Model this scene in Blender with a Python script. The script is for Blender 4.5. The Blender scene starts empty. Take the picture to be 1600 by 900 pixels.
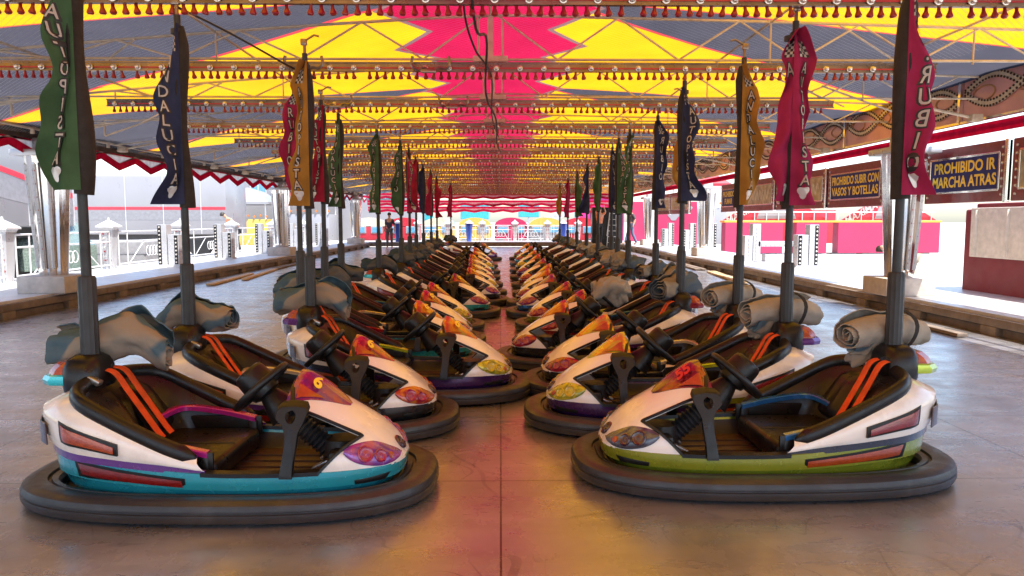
import bpy, bmesh, math, random
from mathutils import Vector, Matrix, noise
PI=math.pi; R=math.radians
random.seed(7)
S=bpy.context.scene
C=S.collection
# ------------------------------------------------------------------ materials
def new_mat(name):
    m=bpy.data.materials.new(name); m.use_nodes=True
    nt=m.node_tree; nt.nodes.clear()
    return m,nt
class N:
    """tiny helper to chain math nodes"""
    def __init__(s,nt): s.nt=nt
    def n(s,t,**k):
        o=s.nt.nodes.new(t)
        for a,b in k.items(): setattr(o,a,b)
        return o
    def l(s,a,b): s.nt.links.new(a,b)
    def m(s,op,a,b=None,c=None,clamp=False):
        o=s.n('ShaderNodeMath',operation=op); o.use_clamp=clamp
        for i,v in enumerate((a,b,c)):
            if v is None: continue
            if isinstance(v,(int,float)): o.inputs[i].default_value=v
            else: s.l(v,o.inputs[i])
        return o.outputs[0]
    def mix(s,f,a,b):
        o=s.n('ShaderNodeMix',data_type='RGBA')
        if isinstance(f,(int,float)): o.inputs[0].default_value=f
        else: s.l(f,o.inputs[0])
        for i,v in ((6,a),(7,b)):
            if isinstance(v,tuple): o.inputs[i].default_value=(*v[:3],1)
            else: s.l(v,o.inputs[i])
        return o.outputs[2]
    def noise(s,scale,detail=4,vec=None,rough=.55,dist=0):
        o=s.n('ShaderNodeTexNoise'); o.inputs['Scale'].default_value=scale; o.inputs['Detail'].default_value=detail
        o.inputs['Roughness'].default_value=rough; o.inputs['Distortion'].default_value=dist
        if vec is not None: s.l(vec,o.inputs['Vector'])
        return o.outputs['Fac']
    def ramp(s,f,a,b,lo=.4,hi=.6):
        o=s.n('ShaderNodeMapRange'); o.inputs[1].default_value=lo; o.inputs[2].default_value=hi
        o.inputs[3].default_value=a; o.inputs[4].default_value=b; s.l(f,o.inputs[0]); return o.outputs[0]
    def coord(s,k='Object'): return s.n('ShaderNodeTexCoord').outputs[k]
    def stretch(s,v,sc):
        o=s.n('ShaderNodeMapping'); o.inputs['Scale'].default_value=sc; s.l(v,o.inputs['Vector']); return o.outputs[0]
def mat(name,col,rough=.5,metal=0,var=.15,nscale=9,coat=0,bump=0,bscale=60,spec=.5,dirt=None,emit=0,rvar=.1):
    m,nt=new_mat(name); h=N(nt)
    out=h.n('ShaderNodeOutputMaterial'); p=h.n('ShaderNodeBsdfPrincipled'); h.l(p.outputs[0],out.inputs[0])
    co=h.coord()
    f=h.noise(nscale,5,co)
    d=tuple(c*(1-var) for c in col); u=tuple(min(1,c*(1+var)) for c in col)
    cc=h.mix(h.ramp(f,0,1,.3,.7),d,u)
    if dirt:
        g=h.noise(nscale*.6,8,co,.7)
        cc=h.mix(h.ramp(g,0,dirt[1],.52,.72),cc,dirt[0])
    h.l(cc,p.inputs['Base Color'])
    g=h.noise(nscale*2.3,4,co)
    h.l(h.ramp(g,max(.02,rough-rvar),min(1,rough+rvar),.3,.7),p.inputs['Roughness'])
    p.inputs['Metallic'].default_value=metal
    p.inputs['Specular IOR Level'].default_value=spec
    p.inputs['Coat Weight'].default_value=coat; p.inputs['Coat Roughness'].default_value=.08
    if bump:
        b=h.n('ShaderNodeBump'); b.inputs['Strength'].default_value=bump; b.inputs['Distance'].default_value=.01
        h.l(h.noise(bscale,6,co),b.inputs['Height']); h.l(b.outputs[0],p.inputs['Normal'])
    if emit:
        p.inputs['Emission Color'].default_value=(*col,1); p.inputs['Emission Strength'].default_value=emit
    return m
DUST=((.17,.12,.08),.5)
MT={}
MT['rubber']=mat('rubber',(.024,.023,.026),.42,var=.25,nscale=5,bump=.2,bscale=30,dirt=((.085,.078,.074),.5))
MT['black']=mat('black_plastic',(.009,.0085,.009),.36,var=.3,bump=.08,bscale=90,spec=.35,dirt=((.03,.02,.016),.25))
MT['leather']=mat('black_vinyl',(.008,.0065,.007),.34,var=.3,nscale=9,spec=.38,bump=.05,bscale=26)
MT['liner']=mat('dark_liner',(.016,.012,.011),.45,var=.3,bump=.06,dirt=((.05,.03,.02),.4))
MT['floorpan']=mat('brown_floor_mat',(.075,.042,.024),.42,var=.35,nscale=7,bump=.3,bscale=25,dirt=((.03,.02,.015),.6))
MT['white']=mat('white_gelcoat',(.80,.77,.73),.22,var=.05,nscale=4,coat=.6,dirt=((.42,.35,.28),.5),rvar=.08)
def paint(n,c): return mat(n,c,.25,metal=.35,var=.12,nscale=5,coat=.8,dirt=((.08,.06,.05),.12),rvar=.06)
def airbrush(n,c,d):
    m,nt=new_mat(n); h=N(nt); out=h.n('ShaderNodeOutputMaterial'); p=h.n('ShaderNodeBsdfPrincipled'); h.l(p.outputs[0],out.inputs[0]); co=h.coord()
    f=h.noise(7,3,h.stretch(co,(1,1.6,1.3)),.5,1.4); e=h.noise(26,3,co,.6,1.0)
    c2=h.mix(h.ramp(f,0,1,.44,.60),c,d); c2=h.mix(h.ramp(e,0,.55,.58,.64),c2,tuple(min(1,x*1.8+.05) for x in c))
    h.l(c2,p.inputs['Base Color']); p.inputs['Roughness'].default_value=.22; p.inputs['Metallic'].default_value=.25; p.inputs['Coat Weight'].default_value=.8; p.inputs['Coat Roughness'].default_value=.07
    return m
PV={k:airbrush(k+'_airbrushed_paint',c,d) for k,(c,d) in dict(magenta=((.24,.012,.10),(.11,.02,.20)),crimson=((.38,.01,.04),(.10,.01,.02)),orange=((.55,.10,.012),(.40,.30,.03)),red=((.32,.012,.02),(.5,.14,.01)),
  maroon=((.09,.01,.015),(.25,.015,.02)),lime=((.42,.40,.03),(.55,.17,.02)),purple=((.16,.03,.26),(.33,.05,.22)),yellow=((.50,.44,.03),(.22,.24,.02)),slate=((.035,.04,.07),(.10,.12,.16))).items()}
PC={k:paint(k+'_paint',c) for k,c in dict(teal=(.02,.34,.42),purple=(.13,.04,.26),black=(.02,.019,.022),olive=(.26,.29,.02),
  darkpurple=(.055,.015,.10),blue=(.02,.14,.42),red=(.34,.012,.02),maroon=(.22,.01,.03),magenta=(.42,.02,.26),yellow=(.62,.50,.02),
  orange=(.62,.16,.015),lime=(.42,.55,.03),slate=(.03,.04,.07),cream=(.6,.55,.42),crimson=(.5,.012,.07),cyan=(.02,.5,.58)).items()}
def lens(n,c): return mat(n,c,.12,var=.2,nscale=30,coat=1,bump=.3,bscale=150,rvar=.03)
MT['lensred']=lens('red_lens',(.20,.006,.006)); MT['lensorange']=lens('orange_lens',(.36,.05,.008)); MT['lenssmoke']=lens('smoked_lens',(.05,.015,.025))
MT['lenspink']=lens('pink_lens',(.30,.012,.07)); MT['lensyellow']=lens('yellow_lens',(.5,.38,.02)); MT['lenswhite']=lens('clear_lens',(.75,.72,.68))
MT['belt']=mat('orange_webbing',(.72,.09,.012),.6,var=.2,nscale=20,bump=.4,bscale=200)
MT['mast']=mat('grey_mast',(.026,.028,.032),.45,metal=.1,var=.2,spec=.35)
MT['steel']=mat('dull_steel',(.45,.43,.40),.35,metal=.9,var=.2)
MT['chrome']=mat('chrome',(.78,.77,.76),.14,metal=1,var=.06,nscale=3,bump=.1,bscale=6,rvar=.05)
MT['tube']=mat('cream_truss_paint',(.52,.44,.34),.5,var=.2,dirt=((.3,.2,.12),.6))
MT['bronze']=mat('tarnished_beam_metal',(.23,.185,.155),.3,metal=.8,var=.3,nscale=3,dirt=((.25,.15,.08),.5))
MT['redtrim']=mat('red_trim',(.42,.02,.03),.5,var=.2)
MT['bulbred']=mat('red_bulb_cap',(.22,.007,.014),.35,var=.3,coat=.3)
MT['bulb']=mat('bulb_glass',(.62,.58,.52),.1,metal=.5,coat=1,var=.1)
MT['brown']=mat('dark_brown_board',(.055,.032,.024),.55,var=.3,dirt=((.12,.08,.06),.5))
MT['sleeve']=mat('dark_sleeve_cloth',(.012,.010,.010),.8,var=.2,bump=.3)
MT['wood']=mat('weathered_wood',(.15,.115,.09),.65,var=.3,nscale=6,bump=.4,bscale=30)
MT['plank']=mat('pale_plank',(.5,.36,.2),.6,var=.2,nscale=6,bump=.3)
MT['alu']=mat('chequer_aluminium',(.62,.62,.63),.38,metal=.5,var=.1,nscale=3,bump=.4,bscale=45)
MT['silver']=mat('silver_panel',(.42,.43,.46),.32,metal=.35,var=.05,nscale=2)
MT['galv']=mat('galvanised_rail',(.6,.61,.63),.4,metal=.4,var=.1)
MT['stone']=mat('grey_plinth',(.42,.38,.35),.6,var=.15,bump=.3)
MT['skin']=mat('skin',(.45,.24,.16),.5,var=.1)
MT['hair']=mat('dark_hair',(.025,.018,.014),.6,var=.2)
MT['wlet']=mat('white_letter',(.40,.37,.35),.6,var=.05)
MT['klet']=mat('black_letter',(.02,.018,.02),.6,var=.1)
MT['ylet']=mat('yellow_letter',(.85,.62,.05),.4,var=.05)
MT['rlet']=mat('red_letter',(.55,.02,.02),.4,var=.05)
MT['glass']=mat('dark_glass',(.03,.05,.06),.08,var=.1,coat=1)
def cloth_mat(name,c,c2=None,tr=.35):
    m,nt=new_mat(name); h=N(nt)
    out=h.n('ShaderNodeOutputMaterial'); d=h.n('ShaderNodeBsdfDiffuse'); t=h.n('ShaderNodeBsdfTranslucent'); mx=h.n('ShaderNodeMixShader')
    co=h.coord(); f=h.noise(7,5,co)
    cc=h.mix(h.ramp(f,0,1,.3,.7),tuple(x*.8 for x in c),tuple(min(1,x*1.15) for x in c))
    if c2: cc=h.mix(h.ramp(h.noise(3.6,1,co),0,1,.50,.53),cc,c2)
    h.l(cc,d.inputs[0]); h.l(cc,t.inputs[0]); mx.inputs[0].default_value=tr
    b=h.n('ShaderNodeBump'); b.inputs['Strength'].default_value=.4; b.inputs['Distance'].default_value=.01
    h.l(h.noise(26,5,co,dist=.6),b.inputs['Height']); h.l(b.outputs[0],d.inputs['Normal'])
    h.l(d.outputs[0],mx.inputs[1]); h.l(t.outputs[0],mx.inputs[2]); h.l(mx.outputs[0],out.inputs[0])
    return m
FL=dict(green=cloth_mat('green_flag_cloth',(.075,.15,.08)),pink=cloth_mat('pink_flag_cloth',(.38,.035,.11)),blue=cloth_mat('blue_flag_cloth',(.045,.055,.12)),
        yellow=cloth_mat('yellow_flag_cloth',(.42,.22,.05)),red=cloth_mat('red_flag_cloth',(.36,.025,.06)))
CV=dict(blue=cloth_mat('blue_grey_tarp',(.085,.14,.18),(.26,.23,.19),.05),beige=cloth_mat('beige_tarp',(.27,.25,.21),(.10,.13,.16),.05),
        dark=cloth_mat('dark_blue_tarp',(.05,.08,.105),(.11,.12,.125),.05),plain=cloth_mat('plain_beige_tarp',(.34,.315,.275),None,.05))
# ------------------------------------------------------------------ mesh builder
class MB:
    def __init__(s): s.v=[]; s.f=[]; s.mi=[]
    def add(s,vs,fs,mi=0):
        o=len(s.v); s.v+= [tuple(v) for v in vs]; s.f+=[tuple(i+o for i in f) for f in fs]; s.mi+=[mi]*len(fs); return s
    def grid(s,rows,closeu=False,closev=False,mi=0):
        """rows: list of equally long point lists"""
        n=len(rows); k=len(rows[0]); vs=[p for r in rows for p in r]; fs=[]
        for i in range(n if closev else n-1):
            for j in range(k if closeu else k-1):
                a=i*k+j; b=i*k+(j+1)%k; c=((i+1)%n)*k+(j+1)%k; d=((i+1)%n)*k+j
                fs.append((a,b,c,d))
        return s.add(vs,fs,mi)
    def box(s,c,d,r=0,rot=None,mi=0,seg=2):
        bm=bmesh.new(); bmesh.ops.create_cube(bm,size=1)
        bmesh.ops.scale(bm,vec=d,verts=bm.verts)
        if r: bmesh.ops.bevel(bm,geom=bm.edges[:],offset=r,segments=seg,profile=.5,affect='EDGES')
        if rot is not None: bmesh.ops.transform(bm,matrix=rot.to_4x4() if len(rot)==3 else rot,verts=bm.verts)
        bmesh.ops.translate(bm,vec=c,verts=bm.verts)
        bm.verts.index_update()
        s.add([v.co[:] for v in bm.verts],[[v.index for v in f.verts] for f in bm.faces],mi); bm.free(); return s
    def tube(s,pts,r,n=8,caps=True,mi=0,rx=None,closed=False):
        pts=[Vector(p) for p in pts]; rs=r if isinstance(r,(list,tuple)) else [r]*len(pts)
        rows=[]; up=None
        for i,p in enumerate(pts):
            if closed: t=(pts[(i+1)%len(pts)]-pts[i-1])
            else: t=(pts[min(i+1,len(pts)-1)]-pts[max(i-1,0)])
            t.normalize()
            if up is None:
                up=Vector((0,0,1)) if abs(t.z)<.9 else Vector((0,1,0))
            a=up-t*up.dot(t); a.normalize(); b=t.cross(a); up=a
            rr=rs[i]; rb=rr*(rx or 1)
            rows.append([p+a*math.cos(2*PI*k/n)*rr+b*math.sin(2*PI*k/n)*rb for k in range(n)])
        s.grid(rows,closeu=True,closev=closed,mi=mi)
        if caps and not closed:
            o=len(s.v)-len(rows)*n
            s.f.append(tuple(range(o+n-1,o-1,-1))); s.mi.append(mi)
            s.f.append(tuple(range(o+(len(rows)-1)*n,o+len(rows)*n))); s.mi.append(mi)
        return s
    def lathe(s,prof,c=(0,0,0),n=16,rot=None,mi=0):
        rows=[]
        for r,z in prof:
            row=[Vector((r*math.cos(2*PI*k/n),r*math.sin(2*PI*k/n),z)) for k in range(n)]
            if rot is not None: row=[rot@p for p in row]
            rows.append([p+Vector(c) for p in row])
        return s.grid(rows,closeu=True,mi=mi)
    def prism(s,poly,fn,mi=0):
        """poly: 2D pts; fn(p,side)->3D for side 0/1"""
        n=len(poly); vs=[fn(p,0) for p in poly]+[fn(p,1) for p in poly]
        fs=[tuple(range(n-1,-1,-1)),tuple(range(n,2*n))]+[(i,(i+1)%n,(i+1)%n+n,i+n) for i in range(n)]
        return s.add(vs,fs,mi)
    def build(s,name,mats,parent=None,smooth=35,loc=None,solid=0,merge=0,recalc=True):
        me=bpy.data.meshes.new(name); me.from_pydata(s.v,[],s.f)
        if not isinstance(mats,(list,tuple)): mats=[mats]
        for m in mats: me.materials.append(m)
        me.polygons.foreach_set('material_index',s.mi)
        if merge or recalc:
            bm=bmesh.new(); bm.from_mesh(me)
            if merge: bmesh.ops.remove_doubles(bm,verts=bm.verts,dist=merge)
            if recalc: bmesh.ops.recalc_face_normals(bm,faces=bm.faces)
            if solid:
                g=bm.faces[:]; bmesh.ops.solidify(bm,geom=g,thickness=solid)
            bm.to_mesh(me); bm.free()
        if smooth:
            me.shade_smooth()
            me.set_sharp_from_angle(angle=R(smooth))
        o=bpy.data.objects.new(name,me); C.objects.link(o)
        if parent: o.parent=parent
        if loc: o.location=loc
        return o
def tag(o,label=None,cat=None,group=None,kind=None):
    if label and not 4<=len(label.split())<=16: print('LABEL',len(label.split()),label)
    if label: o['label']=label
    if cat: o['category']=cat
    if group: o['group']=group
    if kind: o['kind']=kind
    return o
def empty(name,loc=(0,0,0),rz=0,label=None,cat=None,group=None):
    o=bpy.data.objects.new(name,None); C.objects.link(o); o.location=loc; o.rotation_euler.z=rz; o.empty_display_size=.2
    return tag(o,label,cat,group)
CH={}
def kids(o): return [c for c in o.children]
def dup(o,parent=None,loc=None,rz=None,label=None,swap=None):
    c=o.copy(); C.objects.link(c)
    if parent: c.parent=parent
    if loc is not None: c.location=loc
    if rz is not None: c.rotation_euler.z=rz
    if label: c['label']=label
    if swap: swap_mat(c,swap)
    for k in kids(o): dup(k,c,swap=swap)
    return c
def swap_mat(o,swap):
    b=o.name.split('.')[0]
    if b in swap and o.type=='MESH':
        o.material_slots[0].link='OBJECT'; o.material_slots[0].material=swap[b]
def interp(x,xs,ys):
    if x<=xs[0]: return ys[0]
    for i in range(1,len(xs)):
        if x<=xs[i]:
            t=(x-xs[i-1])/(xs[i]-xs[i-1]); return ys[i-1]+(ys[i]-ys[i-1])*t
    return ys[-1]
def spline(ctrl,n):
    """Catmull-Rom through ctrl"""
    P=[Vector(p) for p in ctrl]; P=[2*P[0]-P[1]]+P+[2*P[-1]-P[-2]]
    out=[]; m=len(P)-3
    for k in range(n+1):
        t=k/n*m; i=min(int(t),m-1); t-=i
        a,b,c,d=P[i:i+4]
        out.append(.5*((2*b)+(c-a)*t+(2*a-5*b+4*c-d)*t*t+(3*b-a-3*c+d)*t**3))
    return out
def text_mesh(txt,size=1,bold=0,extrude=0,align='CENTER',shear=0):
    cu=bpy.data.curves.new('tmp','FONT'); cu.body=txt; cu.size=size; cu.offset=bold; cu.extrude=extrude; cu.align_x=align; cu.resolution_u=3; cu.shear=shear
    cu.align_y='CENTER'
    o=bpy.data.objects.new('tmp',cu); C.objects.link(o)
    dg=bpy.context.evaluated_depsgraph_get(); me=bpy.data.meshes.new_from_object(o.evaluated_get(dg))
    vs=[v.co.copy() for v in me.vertices]; fs=[tuple(p.vertices) for p in me.polygons]
    bpy.data.objects.remove(o); bpy.data.curves.remove(cu); bpy.data.meshes.remove(me)
    return vs,fs
# ------------------------------------------------------------------ the bumper car
NE=2.6
def outline(a,b,t,n=NE):
    c,s_=math.cos(t),math.sin(t)
    return (a*math.copysign(abs(c)**(2/n),c), b*math.copysign(abs(s_)**(2/n),s_))
def tub_top(x): return interp(x,[-.92,-.6,-.05,.1,.5,.75,.92],[.30,.275,.213,.208,.205,.2,.19])
def side_y(x,a=.915,b=.437): 
    q=1-abs(x/a)**NE
    return b*max(q,0)**(1/NE)
HX=[.36,.40,.46,.54,.62,.70,.78,.84,.88,.905,.915]
HZ=[.600,.592,.556,.503,.448,.395,.335,.283,.24,.20,.185]
def hood_pt(x,phi,off=0):
    h=interp(x,HX,HZ); z0=tub_top(x)-.005; w=side_y(x,.918,.43); e=interp(x,[.36,.72,.9],[1.2,.82,.8])
    def p(x,phi):
        h=interp(x,HX,HZ); z0=tub_top(x)-.005; w=side_y(x,.918,.43); e=interp(x,[.36,.72,.9],[1.2,.82,.8])
        c,s_=math.cos(phi),max(math.sin(phi),0)
        return Vector((x,w*math.copysign(abs(c)**e,c),z0+(h-z0)*s_**e))
    P=p(x,phi)
    if off:
        d=.004
        a=p(min(x+d,.912),phi)-p(x-d,phi); b=p(x,min(phi+.02,PI))-p(x,max(phi-.02,0)); n=b.cross(a)
        if n.length<1e-9: n=Vector((1,0,.5))
        n.normalize()
        if n.dot(P-Vector((.3,0,.1)))<0: n=-n
        P=P+n*off
    return P
def side_patch(quad,side,fn,name,m,parent,th=.010,nx=10):
    """quad (x,z) corners rearlow, frontlow, fronthigh, rearhigh; laid on fn(x,z,side)"""
    (a,b,c,d)=quad; mb=MB(); rows=[]
    for lay in (-.004,th):
        r=[]
        for j in range(4):
            v=j/3
            row=[]
            for i in range(nx+1):
                u=i/nx
                x=(a[0]*(1-u)+b[0]*u)*(1-v)+(d[0]*(1-u)+c[0]*u)*v; z=(a[1]*(1-u)+b[1]*u)*(1-v)+(d[1]*(1-u)+c[1]*u)*v
                q=fn(x,z,side); e=lay-(.003 if (i in(0,nx) or j in(0,3)) and lay>0 else 0)
                row.append(Vector((q[0],q[1]+side*e,q[2])))
            r.append(row)
        rows.append(r)
    A,B=rows
    mb.grid(B); 
    per=[(0,i) for i in range(nx+1)]+[(j,nx) for j in range(1,4)]+[(3,i) for i in range(nx-1,-1,-1)]+[(j,0) for j in (2,)]
    mb.grid([[A[j][i] for j,i in per],[B[j][i] for j,i in per]],closeu=True)
    return mb.build(name,m,parent,merge=.0003)
def tub_surf(x,z,side):
    f=(z-.06)/(tub_top(x)-.06); b=interp(f,[0,.5,.8,1],[.385,.425,.437,.437])
    return (x,side*side_y(x,.915,b)+0,z)
RIM=[(-.05,.40,.285),(-.2,.41,.345),(-.42,.41,.455),(-.60,.385,.545),(-.70,.27,.572),(-.735,.12,.583),(-.74,0,.587)]
SHO=[(-.04,.425,.262),(-.2,.440,.308),(-.42,.449,.392),(-.66,.425,.468),(-.85,.30,.492),(-.935,.14,.50),(-.95,0,.50)]
MID=[(-.02,.431,.24),(-.2,.446,.275),(-.42,.452,.325),(-.66,.428,.38),(-.84,.31,.405),(-.945,.15,.41),(-.965,0,.412)]
BOT=[(0,.432,.225),(-.2,.440,.257),(-.42,.440,.282),(-.66,.415,.312),(-.83,.29,.33),(-.92,.14,.335),(-.935,0,.336)]
def sym(c): return c+[(x,-y,z) for x,y,z in c[-2::-1]]
def rear_surf(x,z,side):
    """white side panel: interpolate y between bottom, mid, shoulder curves"""
    g=lambda cur: (interp(-x,[-p[0] for p in cur],[p[1] for p in cur]),interp(-x,[-p[0] for p in cur],[p[2] for p in cur]))
    (yb,zb),(ym,zm),(ys,zs),(yr,zr)=g(BOT),g(MID),g(SHO),g(RIM)
    y=interp(z,[zb,zm,zs,zr],[yb,ym,ys,yr])
    return (x,side*y,z)
def make_car():
    car=empty('bumper_car',(0,0,0)); B=lambda mb,n,m,p=car,**k: mb.build(n,m,p,**k)
    # rubber ring
    prof=[(-.085,.03),(-.092,.085),(-.080,.104),(-.052,.110),(-.047,.100),(-.036,.100),(-.031,.114),(.02,.121),(.058,.117),(.08,.104),(.090,.084),(.090,.075),(.084,.071),(.084,.064),(.092,.060),(.092,.040),(.082,.018),(.06,.010),(-.06,.010)]
    rows=[]
    for k in range(96):
        t=2*PI*k/96; x,y=outline(.985,.485,t,2.75)
        x2,y2=outline(.985,.485,t+.01,2.75); x0,y0=outline(.985,.485,t-.01,2.75)
        n=Vector((y2-y0,-(x2-x0),0)); n.normalize()
        rows.append([Vector((x,y,0))+n*o+Vector((0,0,z)) for o,z in prof])
    B(MB().grid(rows,closeu=True,closev=True),'bumper_ring',MT['rubber'],smooth=30)
    # chassis plate + inner lip
    mb=MB(); rr=[]
    for a,b,z in ((.02,.01,.07),(.80,.36,.07),(.84,.37,.045),(.93,.43,.04),(.93,.43,.02)):
        rr.append([(*outline(a,b,2*PI*k/64),z) for k in range(64)])
    mb.grid(rr,closeu=True); B(mb,'chassis',MT['liner'])
    mb=MB()
    for k in range(10):
        t=-.75+1.5*k/9; x,y=outline(.90,.415,t); mb.tube([(x,y,.05),(x,y,.085)],.014,8)
    x=.86; mb.tube([outline(.885,.40,-1.0+2*k/14)+(.075,) for k in range(15)],.012,6)
    B(mb,'front_springs',MT['rubber'])
    # tub
    nt=96; lv=[(0,.84,.375),(.25,.87,.40),(.42,.885,.412),(.47,.905,.430),(.8,.914,.437),(1,.915,.437)]
    rows=[]
    for f,a,b in lv:
        row=[]
        for k in range(nt):
            x,y=outline(a,b,2*PI*k/nt); row.append((x,y,.06+f*(tub_top(x)-.06)))
        rows.append(row)
    for a,b,dz in ((.905,.427,.004),(.885,.407,.002),(.87,.395,-.03)):
        row=[]
        for k in range(nt):
            x,y=outline(a,b,2*PI*k/nt); row.append((x,y,tub_top(x)+dz))
        rows.append(row)
    B(MB().grid(rows,closeu=True),'tub',PC['teal'],smooth=40)
    rows=[]
    for a,b,z in ((.868,.393,None),(.84,.37,.12),(.80,.34,.098)):
        rows.append([(*outline(a,b,2*PI*k/nt),(tub_top(outline(a,b,2*PI*k/nt)[0])-.028) if z is None else z) for k in range(nt)])
    B(MB().grid(rows,closeu=True),'inner_wall',MT['liner'])
    mb=MB(); rows=[[(*outline(a,b,2*PI*k/48),z) for k in range(48)] for a,b,z in ((.81,.35,.100),(.02,.01,.102))]
    mb.grid(rows,closeu=True)
    for k in range(5): mb.box((.12,-.2+.1*k,.106),(.62,.012,.008))
    B(mb,'floor_pan',MT['floorpan'])
    for s in (1,-1):
        mb=MB(); mb.grid([[ (x,s*(side_y(x)-yo),tub_top(x)+zo) for x in [-.02+.56*i/12 for i in range(13)]] for yo,zo in ((-.004,-.012),(-.004,.008),(.045,.010),(.05,-.01))])
        B(mb,'door_sill',MT['black'])
        side_patch([(-.64,.185),(-.11,.145),(-.11,.180),(-.66,.243)],s,tub_surf,'tub_reflector',MT['lensorange'],car,nx=14)
        side_patch([(-.665,.172),(-.095,.133),(-.095,.191),(-.685,.257)],s,tub_surf,'reflector_frame',MT['black'],car,nx=14,th=.006)
        side_patch([(-.708,.362),(-.405,.309),(-.405,.365),(-.718,.467)],s,rear_surf,'reflector_frame',MT['black'],car,th=.019)
        # white panel reflector
        side_patch([(-.69,.375),(-.42,.322),(-.42,.354),(-.70,.450)],s,rear_surf,'panel_reflector',MT['lensred'],car,th=.024)
        side_patch([(.70,.125),(.84,.125),(.86,.155),(.70,.15)],s,tub_surf,'air_slot',MT['black'],car,th=.004)
    # dark band between tub and white panel
    N_=60; cur=lambda c: spline(sym(c),N_)
    rim,sho,mid,bot=cur(RIM),cur(SHO),cur(MID),cur(BOT)
    low=[Vector((p.x*.985,p.y*.985,tub_top(p.x)-.01)) for p in bot]
    bt=[Vector((p.x*.992,p.y*.992,p.z+.004)) for p in bot]
    B(MB().grid([low,bt]),'side_band',PC['purple'],solid=.006)
    shelf=[]
    for r_,s_ in zip(rim,sho): shelf.append(r_.lerp(s_,.35)+Vector((0,0,.006)))
    und=[Vector((p.x,p.y,p.z-.01)) for p in rim]
    B(MB().grid([bot,[b.lerp(m_,.5)+Vector((b.x*.006,b.y*.006,0)) for b,m_ in zip(bot,mid)],mid,[m_.lerp(s_,.6)+Vector((m_.x*.004,m_.y*.006,0)) for m_,s_ in zip(mid,sho)],sho,shelf,und]),'rear_shell',MT['white'],smooth=50)
    # rear corner lamps
    for s in (1,-1):
        side_patch([(-.90,.36),(-.80,.335),(-.81,.44),(-.91,.46)],s,lambda x,z,sd:(x,sd*(interp(-x,[.66,.85,.935],[.44,.315,.15])+.016),z),'rear_lamp',MT['lenssmoke'],car)
    # padded rim
    mb=MB(); rows=[]
    for i,p in enumerate(rim):
        t=(rim[min(i+1,N_)]-rim[max(i-1,0)]).normalized(); out=Vector((t.y,-t.x,0)); out.normalize()
        if out.dot(Vector((p.x+.4,p.y,0)))<0: out=-out
        upv=Vector((0,0,1)); e=min(1,min(i,N_-i)/3+.35)
        rows.append([p+out*(.034*math.cos(a)*e)+upv*((.048*math.sin(a))*e-.006) for a in [2*PI*k/12 for k in range(12)]])
    mb.grid(rows,closeu=True); o=len(mb.v)-len(rows)*12
    mb.f+=[tuple(range(o+12)[o:]),tuple(range(len(mb.v)-12,len(mb.v)))]; mb.mi+=[0,0]
    B(mb,'padded_rim',MT['leather'],smooth=60)
    # seat liner
    in1=cur([(-.06,.375,.262),(-.22,.38,.31),(-.40,.375,.40),(-.56,.335,.485),(-.63,.22,.51),(-.655,.1,.525),(-.66,0,.53)])
    in2=cur([(-.03,.35,.17),(-.22,.35,.22),(-.38,.34,.27),(-.48,.30,.32),(-.53,.2,.34),(-.55,.1,.35),(-.55,0,.35)])
    in3=cur([(-.01,.35,.10),(-.20,.35,.12),(-.34,.34,.16),(-.42,.30,.20),(-.47,.2,.22),(-.48,.1,.22),(-.48,0,.22)])
    B(MB().grid([rim,in1,[a.lerp(b,.5)+Vector((.012,0,0)) for a,b in zip(in1,in2)],in2,in3]),'seat_liner',MT['leather'],smooth=60)
    for s in (.17,-.17):
        mb=MB(); rows=[]
        for j in range(9):
            v=j/8; z=.255+v*.275; xb=interp(z,[.22,.35,.52,.56],[-.455,-.53,-.645,-.675])
            w=.145*(1-.18*abs(v-.4)); row=[]
            for i in range(11):
                u=-1+2*i/10; d=.045*(1-u**4)*(1-(2*v-1)**6)*(1 - .25*math.exp(-(u/.12)**2))
                row.append((xb+d-.006+.02*abs(s)*0,s+u*w,z))
            rows.append(row)
        mb.grid(rows); B(mb,'backrest_pad',MT['leather'],smooth=60)
    mb=MB(); mb.box((-.25,0,.175),(.52,.64,.12),.035,seg=3); mb.box((-.25,0,.225),(.46,.012,.03),.004)
    B(mb,'seat_cushion',MT['leather'],smooth=50)
    # seat belts
    for s in (.0,.10):
        pts=[(-.755,s*.6,.628),(-.70,s*.8,.640),(-.645,s,.615),(-.595,s+.01,.53),(-.535,s+.02,.43),(-.455,s+.03,.30),(-.42,s+.03,.255)]
        sp=spline(pts,18); mb=MB()
        mb.grid([[p+Vector((0,-.028,0)) for p in sp],[p+Vector((.005,0,.005)) for p in sp],[p+Vector((0,.028,0)) for p in sp]])
        B(mb,'seat_belt',MT['belt'],solid=.004)
    mb=MB().box((-.70,-.11,.60),(.07,.05,.03),.008,rot=Matrix.Rotation(.5,3,'Y')); B(mb,'belt_anchor',MT['steel'])
    # armrests
    for s in (1,-1):
        pts=spline([(-.02,s*.335,.280),(-.2,s*.34,.318),(-.42,s*.33,.345),(-.50,s*.2,.335),(-.52,s*.05,.305)],20); mb=MB(); rows=[]
        for i,p in enumerate(pts):
            t=(pts[min(i+1,20)]-pts[max(i-1,0)]).normalized(); o=Vector((-t.y,t.x,0)).normalized()
            rows.append([p+o*.024+Vector((0,0,-.013)),p+o*.024+Vector((0,0,.011)),p+o*.018+Vector((0,0,.017)),p-o*.018+Vector((0,0,.017)),p-o*.024+Vector((0,0,.011)),p-o*.024+Vector((0,0,-.013))])
        mb.grid(rows,closeu=True); n=len(mb.v); mb.f+=[tuple(range(6)),tuple(range(n-6,n))]; mb.mi+=[0,0]
        B(mb,'armrest',PC['purple'],smooth=30)
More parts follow.
